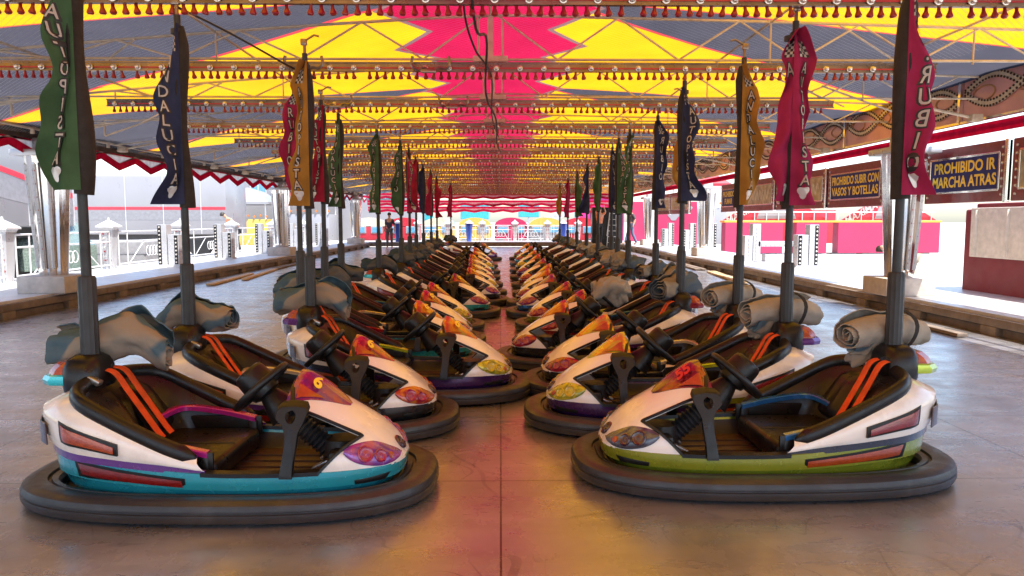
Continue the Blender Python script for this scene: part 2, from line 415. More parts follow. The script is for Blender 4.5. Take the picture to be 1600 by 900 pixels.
        mb=MB().box((-.04,s*.335,.185),(.055,.05,.18),.012); mb.box((-.2,s*.345,.24),(.42,.02,.11),.008); B(mb,'armrest_post',MT['black'])
    # hood
    xs=[.36,.40,.45,.50,.56,.62,.67,.72,.76,.80,.84,.87,.89,.905,.9135]
    ph0=R(50); nb=20; rows=[]
    for x in xs: rows.append([hood_pt(x,ph0+(PI-2*ph0)*j/nb) for j in range(nb+1)])
    mb=MB(); mb.grid(rows)
    st=[x for x in xs if x>=.72]
    for s in (0,1):
        rows=[]
        for j in range(13):
            ph=ph0*(1-j/12); f=j/12; xl=.72-.19*f**1.3
            row=[]
            for x in st:
                xx=xl+(x-.72)/(.9135-.72)*(.9135-xl); row.append(hood_pt(xx,ph if s==0 else PI-ph))
            rows.append(row)
        mb.grid(rows)
    B(mb,'hood',MT['white'],smooth=60,merge=.0008,solid=.012)
    # opening edge gasket
    for s in (0,1):
        pts=[hood_pt(x,ph0 if s==0 else PI-ph0,.004) for x in (.36,.42,.5,.58,.66,.71)]
        for j in range(0,13,2):
            ph=ph0*(1-j/12); f=j/12; xl=.72-.19*f**1.3; pts.append(hood_pt(xl,ph if s==0 else PI-ph,.004))
        B(MB().tube(pts,.009,6),'hood_gasket',MT['black'])
    # dash visor
    mb=MB(); rows=[]; nv=14
    for i in range(13):
        u=i/12; x=.335+u*.285; hw=R(37)*(1-u)**.75+R(3); lift=.036*(1-u)**.7*min(1,(u+.02)*9)+.006
        row=[]
        for j in range(nv+1):
            q=-1+2*j/nv
            P=hood_pt(max(x,.36),PI/2+q*hw,.004); P.x=x; P.z+=lift*(1-abs(q)**2.5)
            if u==0: P.z-=.012*(1-abs(q))
            row.append(P)
        rows.append(row)
    mb.grid(rows); vis=B(mb,'visor',PC['magenta'],smooth=55,solid=.01)
    for s in (-1,1):
        mb=MB(); rows=[]
        for i in range(8):
            u=i/7; x=.385+u*.12
            hw=R(37)*(1-(x-.335)/.285)**.75+R(3); lift=.036*(1-(x-.335)/.285)**.7+.006
            row=[]
            for j in range(4):
                q=s*(.95-(.30*(1-u))*j/3)
                P=hood_pt(x,PI/2+q*hw,.012); P.z+=lift*(1-abs(q)**2.5); row.append(P)
            rows.append(row)
        mb.grid(rows); B(mb,'indicator_lens',MT['lensorange'],vis,solid=.004)
    vs,fs=text_mesh('6',.085,.003); mb=MB()
    def vtop(px,py):
        x=.455+px; u=(x-.335)/.285; hw=R(37)*(1-u)**.75+R(3); lift=.036*(1-u)**.7+.006
        ph=PI/2+.24-py/ .28; q=(ph-PI/2)/hw; P=hood_pt(x,ph,.022); P.z+=lift*(1-min(1,abs(q))**2.5); return P
    mb.add([vtop(v.x,v.y) for v in vs],fs); B(mb,'number',MT['ylet'],vis,recalc=False,smooth=0)
    # dash panel
    mb=MB(); poly=[(-.22,.47),(-.24,.51),(-.17,.575),(-.08,.60),(.08,.60),(.17,.575),(.24,.51),(.22,.47),(.1,.44),(-.1,.44)]
    mb.prism(poly,lambda p,s_:(.352+.02*s_+(.55-p[1])*.3,p[0],p[1])); B(mb,'dash_panel',MT['black'])
    # pillars with key hole
    out_=[(.345,.530),(.41,.535),(.472,.528),(.482,.505),(.462,.455),(.438,.405),(.432,.33),(.425,.26),(.425,.2),(.36,.2),(.366,.26),(.372,.33),(.372,.395),(.355,.44),(.318,.475),(.322,.51)]
    for s in (1,-1):
        hc=(.395,.485); hole=[]
        for q in out_:
            a=math.atan2(q[1]-hc[1],q[0]-hc[0]); hole.append((hc[0]+.026*math.cos(a),hc[1]+.032*math.sin(a)))
        n=len(out_); 
        def P(q,t): 
            y=.432-(q[1]-.2)/.33*.125; return (q[0],s*(y+t*.022),q[1]-t*.012)
        mid_=[(a[0]*.9+b[0]*.1,a[1]*.9+b[1]*.1) for a,b in zip(out_,hole)]
        rows=[[P(q,-1) for q in hole],[P(q,-1) for q in mid_],[P(q,-.6) for q in out_],[P(q,.6) for q in out_],[P(q,1) for q in mid_],[P(q,1) for q in hole]]
        B(MB().grid(rows,closeu=True,closev=True),'dash_pillar',MT['black'],smooth=30)
    # steering
    ax=Vector((-.68,0,.73)).normalized(); cen=Vector((.135,0,.545)); rot=Vector((0,0,1)).rotation_difference(ax).to_matrix()
    ring=[cen+rot@Vector((.165*math.cos(2*PI*k/32),.165*math.sin(2*PI*k/32),0)) for k in range(32)]
    mb=MB().tube(ring,.021,10,closed=True,rx=.8)
    for a in (0,2.1,4.2):
        d=rot@Vector((math.cos(a),math.sin(a),0)); mb.tube([cen+d*.03-ax*.02,cen+d*.16],.022,8,rx=.5)
    w=B(mb,'steering_wheel',MT['black'],smooth=60)
    mb=MB().lathe([(0,.115),(.066,.115),(.080,.106),(.086,.09),(.094,0),(.08,-.045),(.05,-.06),(0,-.06)],c=cen,rot=rot,n=24); B(mb,'wheel_hub',MT['black'],w,smooth=40)
    mb=MB().tube([cen-ax*.05,cen-ax*.12,cen-ax*.20],[.05,.075,.10],18); B(mb,'steering_column',MT['black'])
    pts=[];rs=[]
    for k in range(25):
        t=k/24; pts.append(cen-ax*(.2+.28*t)+Vector((.05*t,0,0))); rs.append(.062 if k%2 else .048)
    B(MB().tube(pts,rs,16),'bellows',MT['rubber'],smooth=20)
    mb=MB().box((.62,0,.17),(.2,.34,.14),.03); mb.lathe([(0,.07),(.09,.07),(.1,.0),(.1,-.1)],c=(.56,.0,.2),n=20)
    B(mb,'motor_cover',MT['liner'])
    for s in (-.09,.09):
        mb=MB().box((.47,s,.15),(.10,.06,.02),.006,rot=Matrix.Rotation(-.5,3,'Y')); mb.box((.5,s,.125),(.02,.03,.06)); B(mb,'pedal',MT['steel'])
    # headlights
    for s in (0,1):
        mb=MB(); rows=[]; nu=16; nvv=8
        def hp(u,v,off):
            x=.648+u*.243; zc=interp(u,[0,.5,1],[.292,.262,.215]); hh=.054*max(math.sin(PI*min(u*.96+.02,1)),0)**.65*(1-.15*u)
            z=zc+hh*v; h=interp(x,HX,HZ); z0=tub_top(x)-.005; e=interp(x,[.36,.72,.9],[1.2,.82,.8])
            f=min(max((z-z0)/(h-z0),0.02),.93); ph=math.asin(f**(1/e)); return hood_pt(x,ph if s==0 else PI-ph,off)
        for i in range(nu+1): rows.append([hp(i/nu,-1+2*j/nvv,.004+.007*(1-(-1+2*j/nvv)**4)) for j in range(nvv+1)])
        mb.grid(rows); pod=B(mb,'headlight',PC['purple'],smooth=60,solid=.006)
        for u,r_ in ((.40,.037),(.67,.030)):
            c=hp(u,.0,.010); d=(hp(u,.0,.03)-c).normalized(); q=Vector((0,0,1)).rotation_difference(d).to_matrix()
            B(MB().lathe([(r_*1.15,-.006),(r_*1.15,.004),(r_,.008),(r_*.85,.002),(r_*.5,.0),(0,.004)],c=c,rot=q,n=18),'lamp_bowl',MT['lenspink'],pod,smooth=50)
        c=hp(.85,.1,.011); d=(hp(.85,.1,.03)-c).normalized(); q=Vector((0,0,1)).rotation_difference(d).to_matrix()
        B(MB().lathe([(.02,-.004),(.018,.004),(0,.006)],c=c,rot=q,n=14),'side_lens',MT['lensorange'],pod)
    c=hood_pt(.875,PI/2,.004); d=(hood_pt(.875,PI/2,.03)-c).normalized(); q=Vector((0,0,1)).rotation_difference(d).to_matrix()
    mb=MB().lathe([(.042,-.008),(.042,.004),(.036,.008),(.034,.004),(0,.006)],c=c,rot=q,n=24); 
    for k in range(6):
        a=k*PI/3; mb.tube([c+q@Vector((.01*math.cos(a),.01*math.sin(a),.009)),c+q@Vector((.03*math.cos(a),.03*math.sin(a),.009))],.003,5)
    B(mb,'nose_badge',MT['lenssmoke'])
    # headrest
    mb=MB(); rows=[]
    for k,(z,sx,sy) in enumerate([(.50,.08,.12),(.54,.10,.135),(.60,.105,.14),(.66,.10,.13),(.70,.085,.105),(.722,.055,.07),(.728,.02,.03)]):
        rows.append([(-.79+outline(sx,sy,2*PI*j/28,3)[0]-.02*(z-.6),outline(sx,sy,2*PI*j/28,3)[1],z) for j in range(28)])
    mb.grid(rows,closeu=True); B(mb,'mast_housing',MT['leather'],smooth=60)
    mb=MB(); rows=[]
    for z,x0,sy in ((.565,-.95,.085),(.575,-.995,.12),(.60,-1.0,.125),(.622,-.985,.12),(.63,-.97,.11)):
        rows.append([(-.84,sy,z),(x0+.06,sy,z),(x0,sy*.6,z),(x0,-sy*.6,z),(x0+.06,-sy,z),(-.84,-sy,z)])
    mb.grid(rows,closeu=True); mb.f.append((0,1,2,3,4,5)); mb.mi.append(0); tl=B(mb,'tail_housing',PC['teal'],smooth=30)
    mb=MB(); rows=[]
    for z,x0,sy in ((.628,-.97,.11),(.66,-.955,.10),(.69,-.92,.085),(.70,-.86,.06)):
        rows.append([(-.84,sy,z),(x0+.05,sy,z),(x0,sy*.6,z),(x0,-sy*.6,z),(x0+.05,-sy,z),(-.84,-sy,z)])
    mb.grid(rows,closeu=True); B(mb,'tail_lens',MT['lensorange'],tl,smooth=30)
    # mast
    n=24; rows=[]
    for z in (.52,.60,1.125,1.14):
        rows.append([(-.78+(.046-.004*(j%2)-(.006 if z>1.13 else 0))*math.cos(2*PI*j/n),(.046-.004*(j%2)-(.006 if z>1.13 else 0))*math.sin(2*PI*j/n),z) for j in range(n)])
    mb=MB().grid(rows,closeu=True); mb.f.append(tuple(range(len(mb.v)-n,len(mb.v)))); mb.mi.append(0)
    ma=B(mb,'mast',MT['mast'],smooth=25)
    B(MB().tube([(-.78,0,1.12),(-.78,0,2.79)],[.026,.022],14),'mast_tube',MT['mast'],ma)
    mb=MB().tube([(-.78,0,2.77),(-.78,0,2.88)],.013,8); mb.tube([(-.80,0,2.86),(-.76,0,2.90),(-.70,0,2.935),(-.66,0,2.925)],.009,6); mb.box((-.785,0,2.88),(.05,.035,.05),.006)
    B(mb,'contact_arm',MT['bronze'],ma)
    return car
# colours of each car: tub, band, pods, visor, arm, tail, reflector on panel, lamp bowls
K=dict
def sw(tub,band,pod,visor,arm,tail,pr='lensred',tr='lensorange',bowl='lenspink',num='ylet'):
    return dict(tub=PC[tub],side_band=PC[band],headlight=PV[pod],visor=PV[visor],armrest=PC[arm],tail_housing=PC[tail],panel_reflector=MT[pr],tub_reflector=MT[tr],lamp_bowl=MT[bowl],number=MT[num])
LC=[ # x centre, depth, yaw(deg), colours, label tail
 (-1.44,3.86,-1.5,sw('teal','purple','purple','magenta','magenta','cyan','lensorange','lensred'),'bumper car with teal tub, purple headlights and armrest, nearest in the left row'),
 (-1.34,5.03,3,sw('black','purple','red','crimson','cream','blue','lensorange','lensred'),'bumper car with black tub and red headlights, second from the camera, left row'),
 (-.80,6.05,-3,sw('darkpurple','slate','yellow','orange','lime','purple',bowl='lensyellow'),'bumper car with lime armrest and yellow headlights, standing furthest into the aisle, left row'),
 (-1.18,7.25,2,sw('teal','magenta','red','orange','red','blue'),'fourth bumper car in the left row, orange visor, behind the lime armrest car'),
 (-1.22,8.35,-2,sw('black','blue','red','crimson','cream','purple'),'fifth bumper car in the left row, crimson visor, squeezed between its neighbours'),
 (-1.26,9.45,1,sw('olive','slate','yellow','crimson','blue','red',bowl='lensyellow'),'sixth bumper car in the left row with yellow headlights and crimson visor'),
 (-1.05,11.0,-4,sw('teal','purple','magenta','maroon','cream','cyan'),'seventh bumper car in the left row, maroon visor over pink headlights'),
 (-.90,12.5,1.5,sw('slate','blue','purple','red','blue','cyan'),'eighth bumper car in the left row with purple headlights and red visor'),
 (-.93,13.9,0,sw('black','slate','yellow','maroon','lime','cyan',bowl='lensyellow'),'ninth bumper car in the left row with yellow headlights and black tub'),
 (-1.0,15.6,1,sw('blue','purple','red','magenta','cream','teal'),'tenth bumper car in the left row with blue tub and magenta visor'),
 (-1.06,17.6,-2,sw('maroon','slate','magenta','red','blue','red'),'eleventh bumper car in the left row with maroon tub'),
 (-1.06,19.6,1,sw('teal','slate','yellow','orange','lime','cyan',bowl='lensyellow'),'twelfth bumper car in the left row with teal tub, far down the aisle'),
 (-1.13,22.2,-1,sw('black','purple','red','crimson','cream','blue'),'thirteenth bumper car in the left row, last but one at the far end'),
 (-1.0,26.5,2,sw('purple','slate','purple','magenta','blue','purple'),'last and farthest bumper car of the left row'),
]
RC=[
 (1.46,4.10,1,sw('olive','slate','slate','maroon','blue','lime','lensred','lensorange','lenssmoke','rlet'),'bumper car with olive green tub and blue armrest, nearest in the right row'),
 (1.22,5.12,-3.5,sw('darkpurple','olive','yellow','lime','lime','purple',bowl='lensyellow'),'bumper car with purple tub and lime visor, second from the camera, right row'),
 (1.24,6.15,3,sw('black','slate','crimson','orange','cream','purple'),'bumper car with black tub and orange visor, third from the camera, right row'),
 (1.0,7.25,-4,sw('black','purple','crimson','red','cream','maroon'),'bumper car with black tub and all red visor, fourth in the right row'),
 (1.30,8.4,2,sw('maroon','slate','red','crimson','blue','teal'),'fifth bumper car in the right row, beside a pale crumpled tarp'),
 (1.24,9.55,-1,sw('olive','blue','red','maroon','lime','cyan'),'sixth bumper car in the right row with olive tub'),
 (1.13,10.9,4,sw('blue','purple','magenta','magenta','cream','cyan'),'seventh bumper car in the right row with blue tub and pink headlights'),
 (1.15,12.1,0,sw('black','slate','crimson','red','blue','orange'),'eighth bumper car in the right row with black tub and crimson headlights'),
 (1.27,13.6,-1,sw('teal','purple','yellow','orange','cream','teal',bowl='lensyellow'),'ninth bumper car in the right row with teal tub and yellow headlights'),
 (1.28,15.5,1,sw('maroon','slate','red','magenta','lime','red'),'tenth bumper car in the right row with maroon tub'),
 (1.28,17.6,-1,sw('purple','slate','purple','red','cream','blue'),'eleventh bumper car in the right row with purple tub'),
 (1.30,20.0,2,sw('black','blue','yellow','orange','blue','teal',bowl='lensyellow'),'twelfth bumper car in the right row, black tub, yellow headlights'),
 (1.34,23.2,0,sw('teal','slate','crimson','red','cream','cyan'),'thirteenth bumper car in the right row, last but one at the far end'),
 (1.36,26.6,-1,sw('olive','slate','magenta','orange','lime','lime'),'last and farthest bumper car of the right row'),
]
for _m in ('x',): pass
proto=make_car(); cars=[]
for row,side in ((LC,0),(RC,PI)):
    for i,(x,y,a,s_,lab) in enumerate(row):
        x*=.957; y*=.957
        if side==0 and i==0: x+=.045
        rz=side+R(a)
        if side==0 and i==0:
            o=proto; o.location=(x,y,.004); o.rotation_euler.z=rz
            def rec(q):
                swap_mat(q,s_)
                for k in kids(q): rec(k)
            rec(o)
        else: o=dup(proto,None,(x,y,.004),rz,None,s_)
        o.scale=(.94,.94,.94)
        tag(o,lab,'bumper car','bumper cars in the left row' if side==0 else 'bumper cars in the right row')
        m=Vector((x,y,0))+Matrix.Rotation(rz,3,'Z')@Vector((-.78*.94,0,0)); cars.append((side,i,m,rz,o))
# number on the nearest right car reads 55
for c in cars:
    if c[0]>0 and c[1]==0:
        for v in kids(c[4]):
            if v.name.startswith('visor'):
                for k in kids(v):
                    if k.name.startswith('number'):
                        vs,fs=text_mesh('55',.075,.003); me=bpy.data.meshes.new('number')
                        def vt(px,py):
                            x=.455+px; u=(x-.335)/.285; hw=R(37)*(1-u)**.75+R(3); lift=.036*(1-u)**.7+.006
                            ph=PI/2-.24+py/.28; q=(ph-PI/2)/hw; P=hood_pt(x,ph,.022); P.z+=lift*(1-min(1,abs(q))**2.5); return P
                        me.from_pydata([vt(-v_.x,v_.y) for v_ in vs],[],fs); me.materials.append(MT['rlet']); k.data=me
# ------------------------------------------------------------------ banners on the masts
def banner(m,col,side,seed,txt,mirror,label,sc=1.0,letters=True,tilt=0):
    z0,z1=1.50+.05*math.sin(seed*3),2.56
    root=empty('banner',(m.x,m.y,z0),tilt,label,'banner','cloth banners tied to the car masts')
    H=z1-z0
    def P(u,v):   # u across 0..1 ; v up 0..1
        w=(.045+.10*sc*(1-v)**.35*(1+.40*math.sin(v*8+seed*2)+.22*math.sin(v*19+seed)))*min(1,(1.03-v)*5)
        sway=.035*math.sin(v*5.5+seed)*(1-v)**.5
        x=side*(-.028+u*w+sway*.4*u)+side*.022*math.sin(v*11+seed)*u
        y=-.060-.055*math.sin(u*5.4+v*5+seed)*u-.03*abs(math.sin(v*9+seed*1.7+u*2))*u+.016*math.sin(v*27+u*6+seed)*u
        return Vector((x,y,v*H))
    nu,nv=14,70
    MB().grid([[P(i/nu,j/nv) for i in range(nu+1)] for j in range(nv+1)]).build('cloth',FL[col],root,smooth=60,solid=.003)
    pts=[];rs=[]
    for j in range(22):
        v=j/21; pts.append((.012*math.sin(v*6+seed)-side*.01,.004*math.sin(v*9),-.02+v*(H+.02))); rs.append((.056 if v<.9 else .056-(v-.9)*.32)*(1+.12*math.sin(v*8+seed)))
    MB().tube(pts,rs,14,rx=.72).build('pole_sleeve',MT['sleeve'],root)
    MB().tube([(0,0,H-.05),(0,0,H-.02)],.04,12).build('tie_cord',MT['klet'],root)
    if letters:
        mb=MB(); n=len(txt); s_=.82/ max(n,7)*H
        for k,ch in enumerate(txt):
            if ch==' ': continue
            vc=.82-(k+.5)*(.72/max(n,7))*1.0
            for bold,mi,off in ((.012,1,.010),(.001,0,.016)):
                vs,fs=text_mesh(ch,s_*.95,bold*.8)
                out=[]
                for q in vs:
                    xx=q.x*(.62)*(-1 if mirror else 1)*side; u=.55+xx/.13; v=vc+q.y/H
                    p=P(min(max(u,.0),1),min(max(v,0),1)); p.y-=off; out.append(p)
                mb.add(out,fs,mi)
        mb.build('lettering',[MT['wlet'],MT['klet']],root,smooth=0,recalc=False)
        mb=MB()
        for a in range(4):
            for b in range(6):
                u0=.25+a*.13; v0=.075+b*.0
                v0=.845+b*.016
                if (a+b)%2==0: mb.add([P(u0,v0)+Vector((0,-.008,0)),P(u0+.13,v0)+Vector((0,-.008,0)),P(u0+.13,v0+.016)+Vector((0,-.008,0)),P(u0,v0+.016)+Vector((0,-.008,0))],[(0,1,2,3)],0)
                else: mb.add([P(u0,v0)+Vector((0,-.008,0)),P(u0+.13,v0)+Vector((0,-.008,0)),P(u0+.13,v0+.016)+Vector((0,-.008,0)),P(u0,v0+.016)+Vector((0,-.008,0))],[(0,1,2,3)],1)
        mb.build('chequered_patch',[MT['wlet'],MT['klet']],root,smooth=0,recalc=False)
        mb=MB()
        c=[]
        for k in range(20):
            a=2*PI*k/20; r_=.026*(1+.25*math.sin(3*a)); c.append(P(.55+r_*1.2*math.cos(a)/.17,.075+r_*math.sin(a)/H*1.4)+Vector((0,-.009,0)))
        mb.add(c,[tuple(range(20))],0); mb.build('emblem',[MT['galv']],root,smooth=0,recalc=False)
    return root
BL=[('green',-1,'AUTOPISTA',1),('blue',-1,'ANDALUCIA',0),('yellow',-1,'AUTOPISTA',0),('pink',-1,'RUBIO',0),('red',-1,'AUTOPISTA',0),('green',-1,'ANDALUCIA',0),('green',-1,'AUTOPISTA',0),('green',-1,'RUBIO',0),('pink',1,'AUTOPISTA',0),('red',-1,'RUBIO',0),('blue',-1,'AUTOPISTA',0),('pink',-1,'AUTOPISTA',0),('red',1,'AUTOPISTA',0),('pink',-1,'RUBIO',0)]
BR=[('pink',1,'J.RUBIO',1),('pink',1,'AUTOPISTA',0),('yellow',1,'ANDALUCIA',0),('blue',1,'AUTOPISTA',0),('yellow',-1,'RUBIO',0),('blue',1,'RUBIO',1),('green',-1,'AUTOPISTA',0),('green',1,'ANDALUCIA',0),('blue',1,'AUTOPISTA',0),('green',-1,'RUBIO',0),('blue',-1,'AUTOPISTA',0),('green',1,'RUBIO',0),('pink',-1,'AUTOPISTA',0),('yellow',-1,'RUBIO',0)]
ORD=['nearest','second','third','fourth','fifth','sixth','seventh','eighth','ninth','tenth','eleventh','twelfth','thirteenth','last']
for side,i,m,rz,o in cars:
    c,sd,tx,mi=(BL if side==0 else BR)[i]
    rw='left' if side==0 else 'right'
    banner(m,c,sd,i*1.7+(2 if side else 0),tx,mi,f'{c} banner with white lettering on the mast of the {ORD[i]} car, {rw} row',letters=i<9,sc=(.9 if side==0 else .85) if i==0 else 1.0)
banner(Vector((cars[15][2].x-.02,cars[15][2].y+.03,0)),'pink',-1,3.3,'A',0,'second pink banner folded out to the left of the right row mast second from camera')
# ------------------------------------------------------------------ rolled and crumpled covers
def nz(p,s,o=0): return noise.noise(Vector((p[0]*s+o,p[1]*s+o*1.3,p[2]*s-o)))
def crumple(seed,L=.25,W=.15,H=.135,droop=.05):
    rows=[]; n=72; k=48
    for j in range(n+1):
        v=j/n; th=PI*v; row=[]
        for i in range(k):
            a=2*PI*i/k
            d=Vector((math.cos(th),math.sin(th)*math.cos(a),math.sin(th)*math.sin(a)))
            e=Vector((math.copysign(abs(d.x)**.7,d.x),d.y,d.z))
            r=1.02+.30*nz(d,1.15,seed)+.10*math.sin(3*a+5*nz((d.x*1.2,0,0),1.3,seed)+2*d.x)+.05*math.sin(7*a+6*nz((d.x,d.y*.3,0),1.8,seed+2)+5*d.x)-.16*abs(nz((d.x*1.7,d.y,d.z),2.0,seed+5))+(.18*nz((d.x,0,d.z),2.4,seed+8) if abs(d.x)>.6 else .18*nz((d.x,0,d.z),2.4,seed+8)*abs(d.x)/.6)
            p=Vector((e.x*L,e.y*W,e.z*H))*r
            p.z-=droop*(p.x/L)**2*(1 if nz((d.x,0,0),1,seed)>-.1 else .2)
            row.append(p)
        rows.append(row)
    return MB().grid(rows,closeu=True)
def roll(seed,L=.27,R_=.115,k=1,dr=.03):
    rows=[]; nt=90; nl=26
    for j in range(nt+1):
        th=2*PI*3.2*j/nt; rr=.018+(R_-.018)*(j/nt)**.9; row=[]
        for i in range(nl+1):
            u=-1+2*i/nl; x=u*(L+.012*math.sin(th*1.3+seed))
            r=rr*(1-.16*u*u+.13*k*nz((u*1.8,math.cos(th),math.sin(th)),1.5,seed)-.11*k*abs(nz((u*1.5+math.cos(th)*1.2,math.sin(th)*1.2,0),2.4,seed+9))+(k-1)*.09*nz((u*1.1,math.cos(th),math.sin(th)),1.0,seed+2)*2.2+.05*nz((u*3,math.cos(th)*2,math.sin(th)*2),2.3,seed+3))
            if j>nt*.93: r*=1+.25*(j/nt-.93)/.07*max(0,math.sin(u*2+seed))
            row.append((x,r*math.cos(th)*1.15,r*math.sin(th)*.92-dr*u*u+(k-1)*.03*math.sin(u*4+seed)))
        rows.append(row)
    return MB().grid(rows)
CL=[('blue','k',1.08),('blue','k',.95),('blue','k',1.12),('blue','k',1.05),('dark','k',1),('dark','k',1.0),('dark','k',1.0),('dark','c',.95),('dark','c',1),('dark','c',1),('blue','c',1),('dark','c',.9),('beige','c',.9),('dark','c',.9)]
CR=[('plain','r',1),('plain','r',1.05),('plain','r',1),('beige','k',1.1),('beige','k',1.0),('beige','k',1.0),('beige','c',1.0),('plain','c',1),('beige','r',1),('beige','c',1),('plain','c',1),('beige','c',1),('blue','c',1),('beige','c',.9)]
cm={'blue':'blue grey and beige','dark':'dark blue grey','beige':'beige and grey','plain':'beige'}
for side,i,m,rz,o in cars:
    k,t,s_=(CL if side==0 else CR)[i]; sd=i*3.1+side
    out_=-1 if side==0 else 1
    mb=crumple(sd) if t=='c' else (roll(sd,.25) if t=='r' else roll(sd,.25,.125,1.9,.07))
    ob=mb.build('cover_bundle' if t=='c' else 'cover_roll',CV[k],None,smooth=80,solid=(.006 if t!='c' else 0))
    ob.location=(m.x+out_*(.02 if i else .03)+(.06 if (side==0 and i==0) else 0),m.y+.16,.745+.02*math.sin(sd)); ob.scale=(s_,s_,s_); ob.rotation_euler=(.1*math.sin(sd),.12*math.sin(sd*2)*( -1),R(14*math.sin(sd*1.7))+ (R(26) if side else R(10)))
    tag(ob,f"{'rolled' if t=='r' else 'crumpled'} {cm[k]} cover tied behind the {ORD[i]} car, {'left' if side==0 else 'right'} row",'fabric cover','fabric covers tied behind the seats')
    if t=='r':
        rr_=.125 if t=='r' else .13
        MB().grid([[(xx+.01*math.sin(a*3),rr_*1.16*math.cos(a),rr_*.93*math.sin(a)) for a in [2*PI*q/24 for q in range(24)]] for xx in (.075,.10)],closeu=True).build('tie_strap',MT['sleeve'],ob,smooth=60,solid=.003)
    if t=='r' and i<3:   # blue lining hanging below the roll
        lb=crumple(sd+4,.16,.07,.10,.02).build('cover_lining',CV['blue'],ob,smooth=80); lb.location=(-.05,0,-.10)
# strap hooks tying cover to the mast are on the housing
mb=crumple(44,.20,.16,.16,.05); ob=mb.build('cover_bundle',CV['plain'],None,smooth=80); ob.location=(1.20,8.0,.60)
tag(ob,'pale crumpled cloth lying over the seat of the fifth car in the right row','fabric cover','fabric covers tied behind the seats')
# ------------------------------------------------------------------ setting: ground, floor, walkways
XL,XR,YN,YF=-6.75,5.8,-1.5,38.5
def floor_mat():
    m,nt=new_mat('steel_floor'); h=N(nt); out=h.n('ShaderNodeOutputMaterial'); p=h.n('ShaderNodeBsdfPrincipled'); h.l(p.outputs[0],out.inputs[0])
    co=h.coord()
    br=h.n('ShaderNodeTexBrick'); h.l(co,br.inputs['Vector']); br.offset=.0; br.inputs['Scale'].default_value=1; br.inputs['Mortar Size'].default_value=.005; br.inputs['Brick Width'].default_value=3.0; br.inputs['Row Height'].default_value=1.25; br.inputs['Bias'].default_value=0
    br.inputs['Color1'].default_value=(.40,.40,.40,1); br.inputs['Color2'].default_value=(.60,.60,.60,1)
    sc=h.noise(1.2,9,h.stretch(co,(1.0,1,1)),.62); st=h.noise(3.2,9,h.stretch(co,(.25,1.7,1)),.68)
    c=h.mix(h.ramp(sc,0,1,.35,.68),(.25,.235,.24),(.47,.46,.48))
    c=h.mix(h.ramp(st,0,.5,.45,.75),c,(.17,.155,.15))
    bw=h.n('ShaderNodeRGBToBW'); h.l(br.outputs['Color'],bw.inputs[0])
    c=h.mix(h.m('MULTIPLY',h.ramp(bw.outputs[0],0,.35,.4,.6),1),c,(.30,.28,.28))
    for sc_,w_,am in ((1.1,.004,.4),(2.3,.004,.45),(3.6,.003,.4)):
        nn=h.noise(sc_,1.5,h.stretch(co,(1,.7,1)),.4,.6)
        ln=h.m('LESS_THAN',h.m('ABSOLUTE',h.m('SUBTRACT',nn,.5)),w_)
        mk=h.m('MULTIPLY',h.m('MULTIPLY',ln,h.ramp(h.noise(1.7,3,co),0,1,.48,.6)),am)
        c=h.mix(mk,c,(.04,.035,.035))
    sct=h.noise(5.5,10,h.stretch(co,(1,.35,1)),.75)
    c=h.mix(h.ramp(sct,0,.5,.60,.70),c,(.52,.48,.47))
    c=h.mix(br.outputs['Fac'],c,(.03,.025,.02))
    h.l(c,p.inputs['Base Color']); p.inputs['Metallic'].default_value=.6; p.inputs['Specular IOR Level'].default_value=.8; p.inputs['Coat Weight'].default_value=.7; h.l(h.ramp(h.noise(3.1,9,h.stretch(co,(1,.6,1)),.7),.16,.42,.35,.65),p.inputs['Coat Roughness']); p.inputs['Coat IOR'].default_value=1.65
    h.l(h.ramp(h.noise(2.4,8,h.stretch(co,(.5,1.4,1)),.65),.20,.42,.3,.7),p.inputs['Roughness'])
    b=h.n('ShaderNodeBump'); b.inputs['Strength'].default_value=.22; b.inputs['Distance'].default_value=.025
    h.l(h.m('ADD',h.noise(1.4,3,h.stretch(co,(.8,2.2,1))),h.m('MULTIPLY',br.outputs['Fac'],-.5)),b.inputs['Height']); h.l(b.outputs[0],p.inputs['Normal']); h.l(b.outputs[0],p.inputs['Coat Normal'])
    return m
def plane(name,x0,x1,y0,y1,z,m,th=.0):
    mb=MB()
    if th: mb.box(((x0+x1)/2,(y0+y1)/2,z-th/2),(x1-x0,y1-y0,th))
    else: mb.add([(x0,y0,z),(x1,y0,z),(x1,y1,z),(x0,y1,z)],[(0,1,2,3)])
    return tag(mb.build(name,m,None,smooth=0),kind='structure')
MT['ground']=mat('pale_concrete_ground',(.40,.38,.36),.8,var=.12,nscale=.8,bump=.3,bscale=8)
plane('ground',-400,400,-200,600,-.12,MT['ground'])
plane('ride_floor',XL,XR,YN,YF,0,floor_mat(),.06)
wl=plane('walkway',XL-2.6,XL-.05,YN-1,YF+3,.25,MT['alu'],.05)
plane('walkway',XR+.05,XR+2.3,YN-1,YF+3,.25,MT['alu'],.05)
plane('walkway',XL-.05,XR+.05,YF+.1,YF+3,.25,MT['alu'],.05)
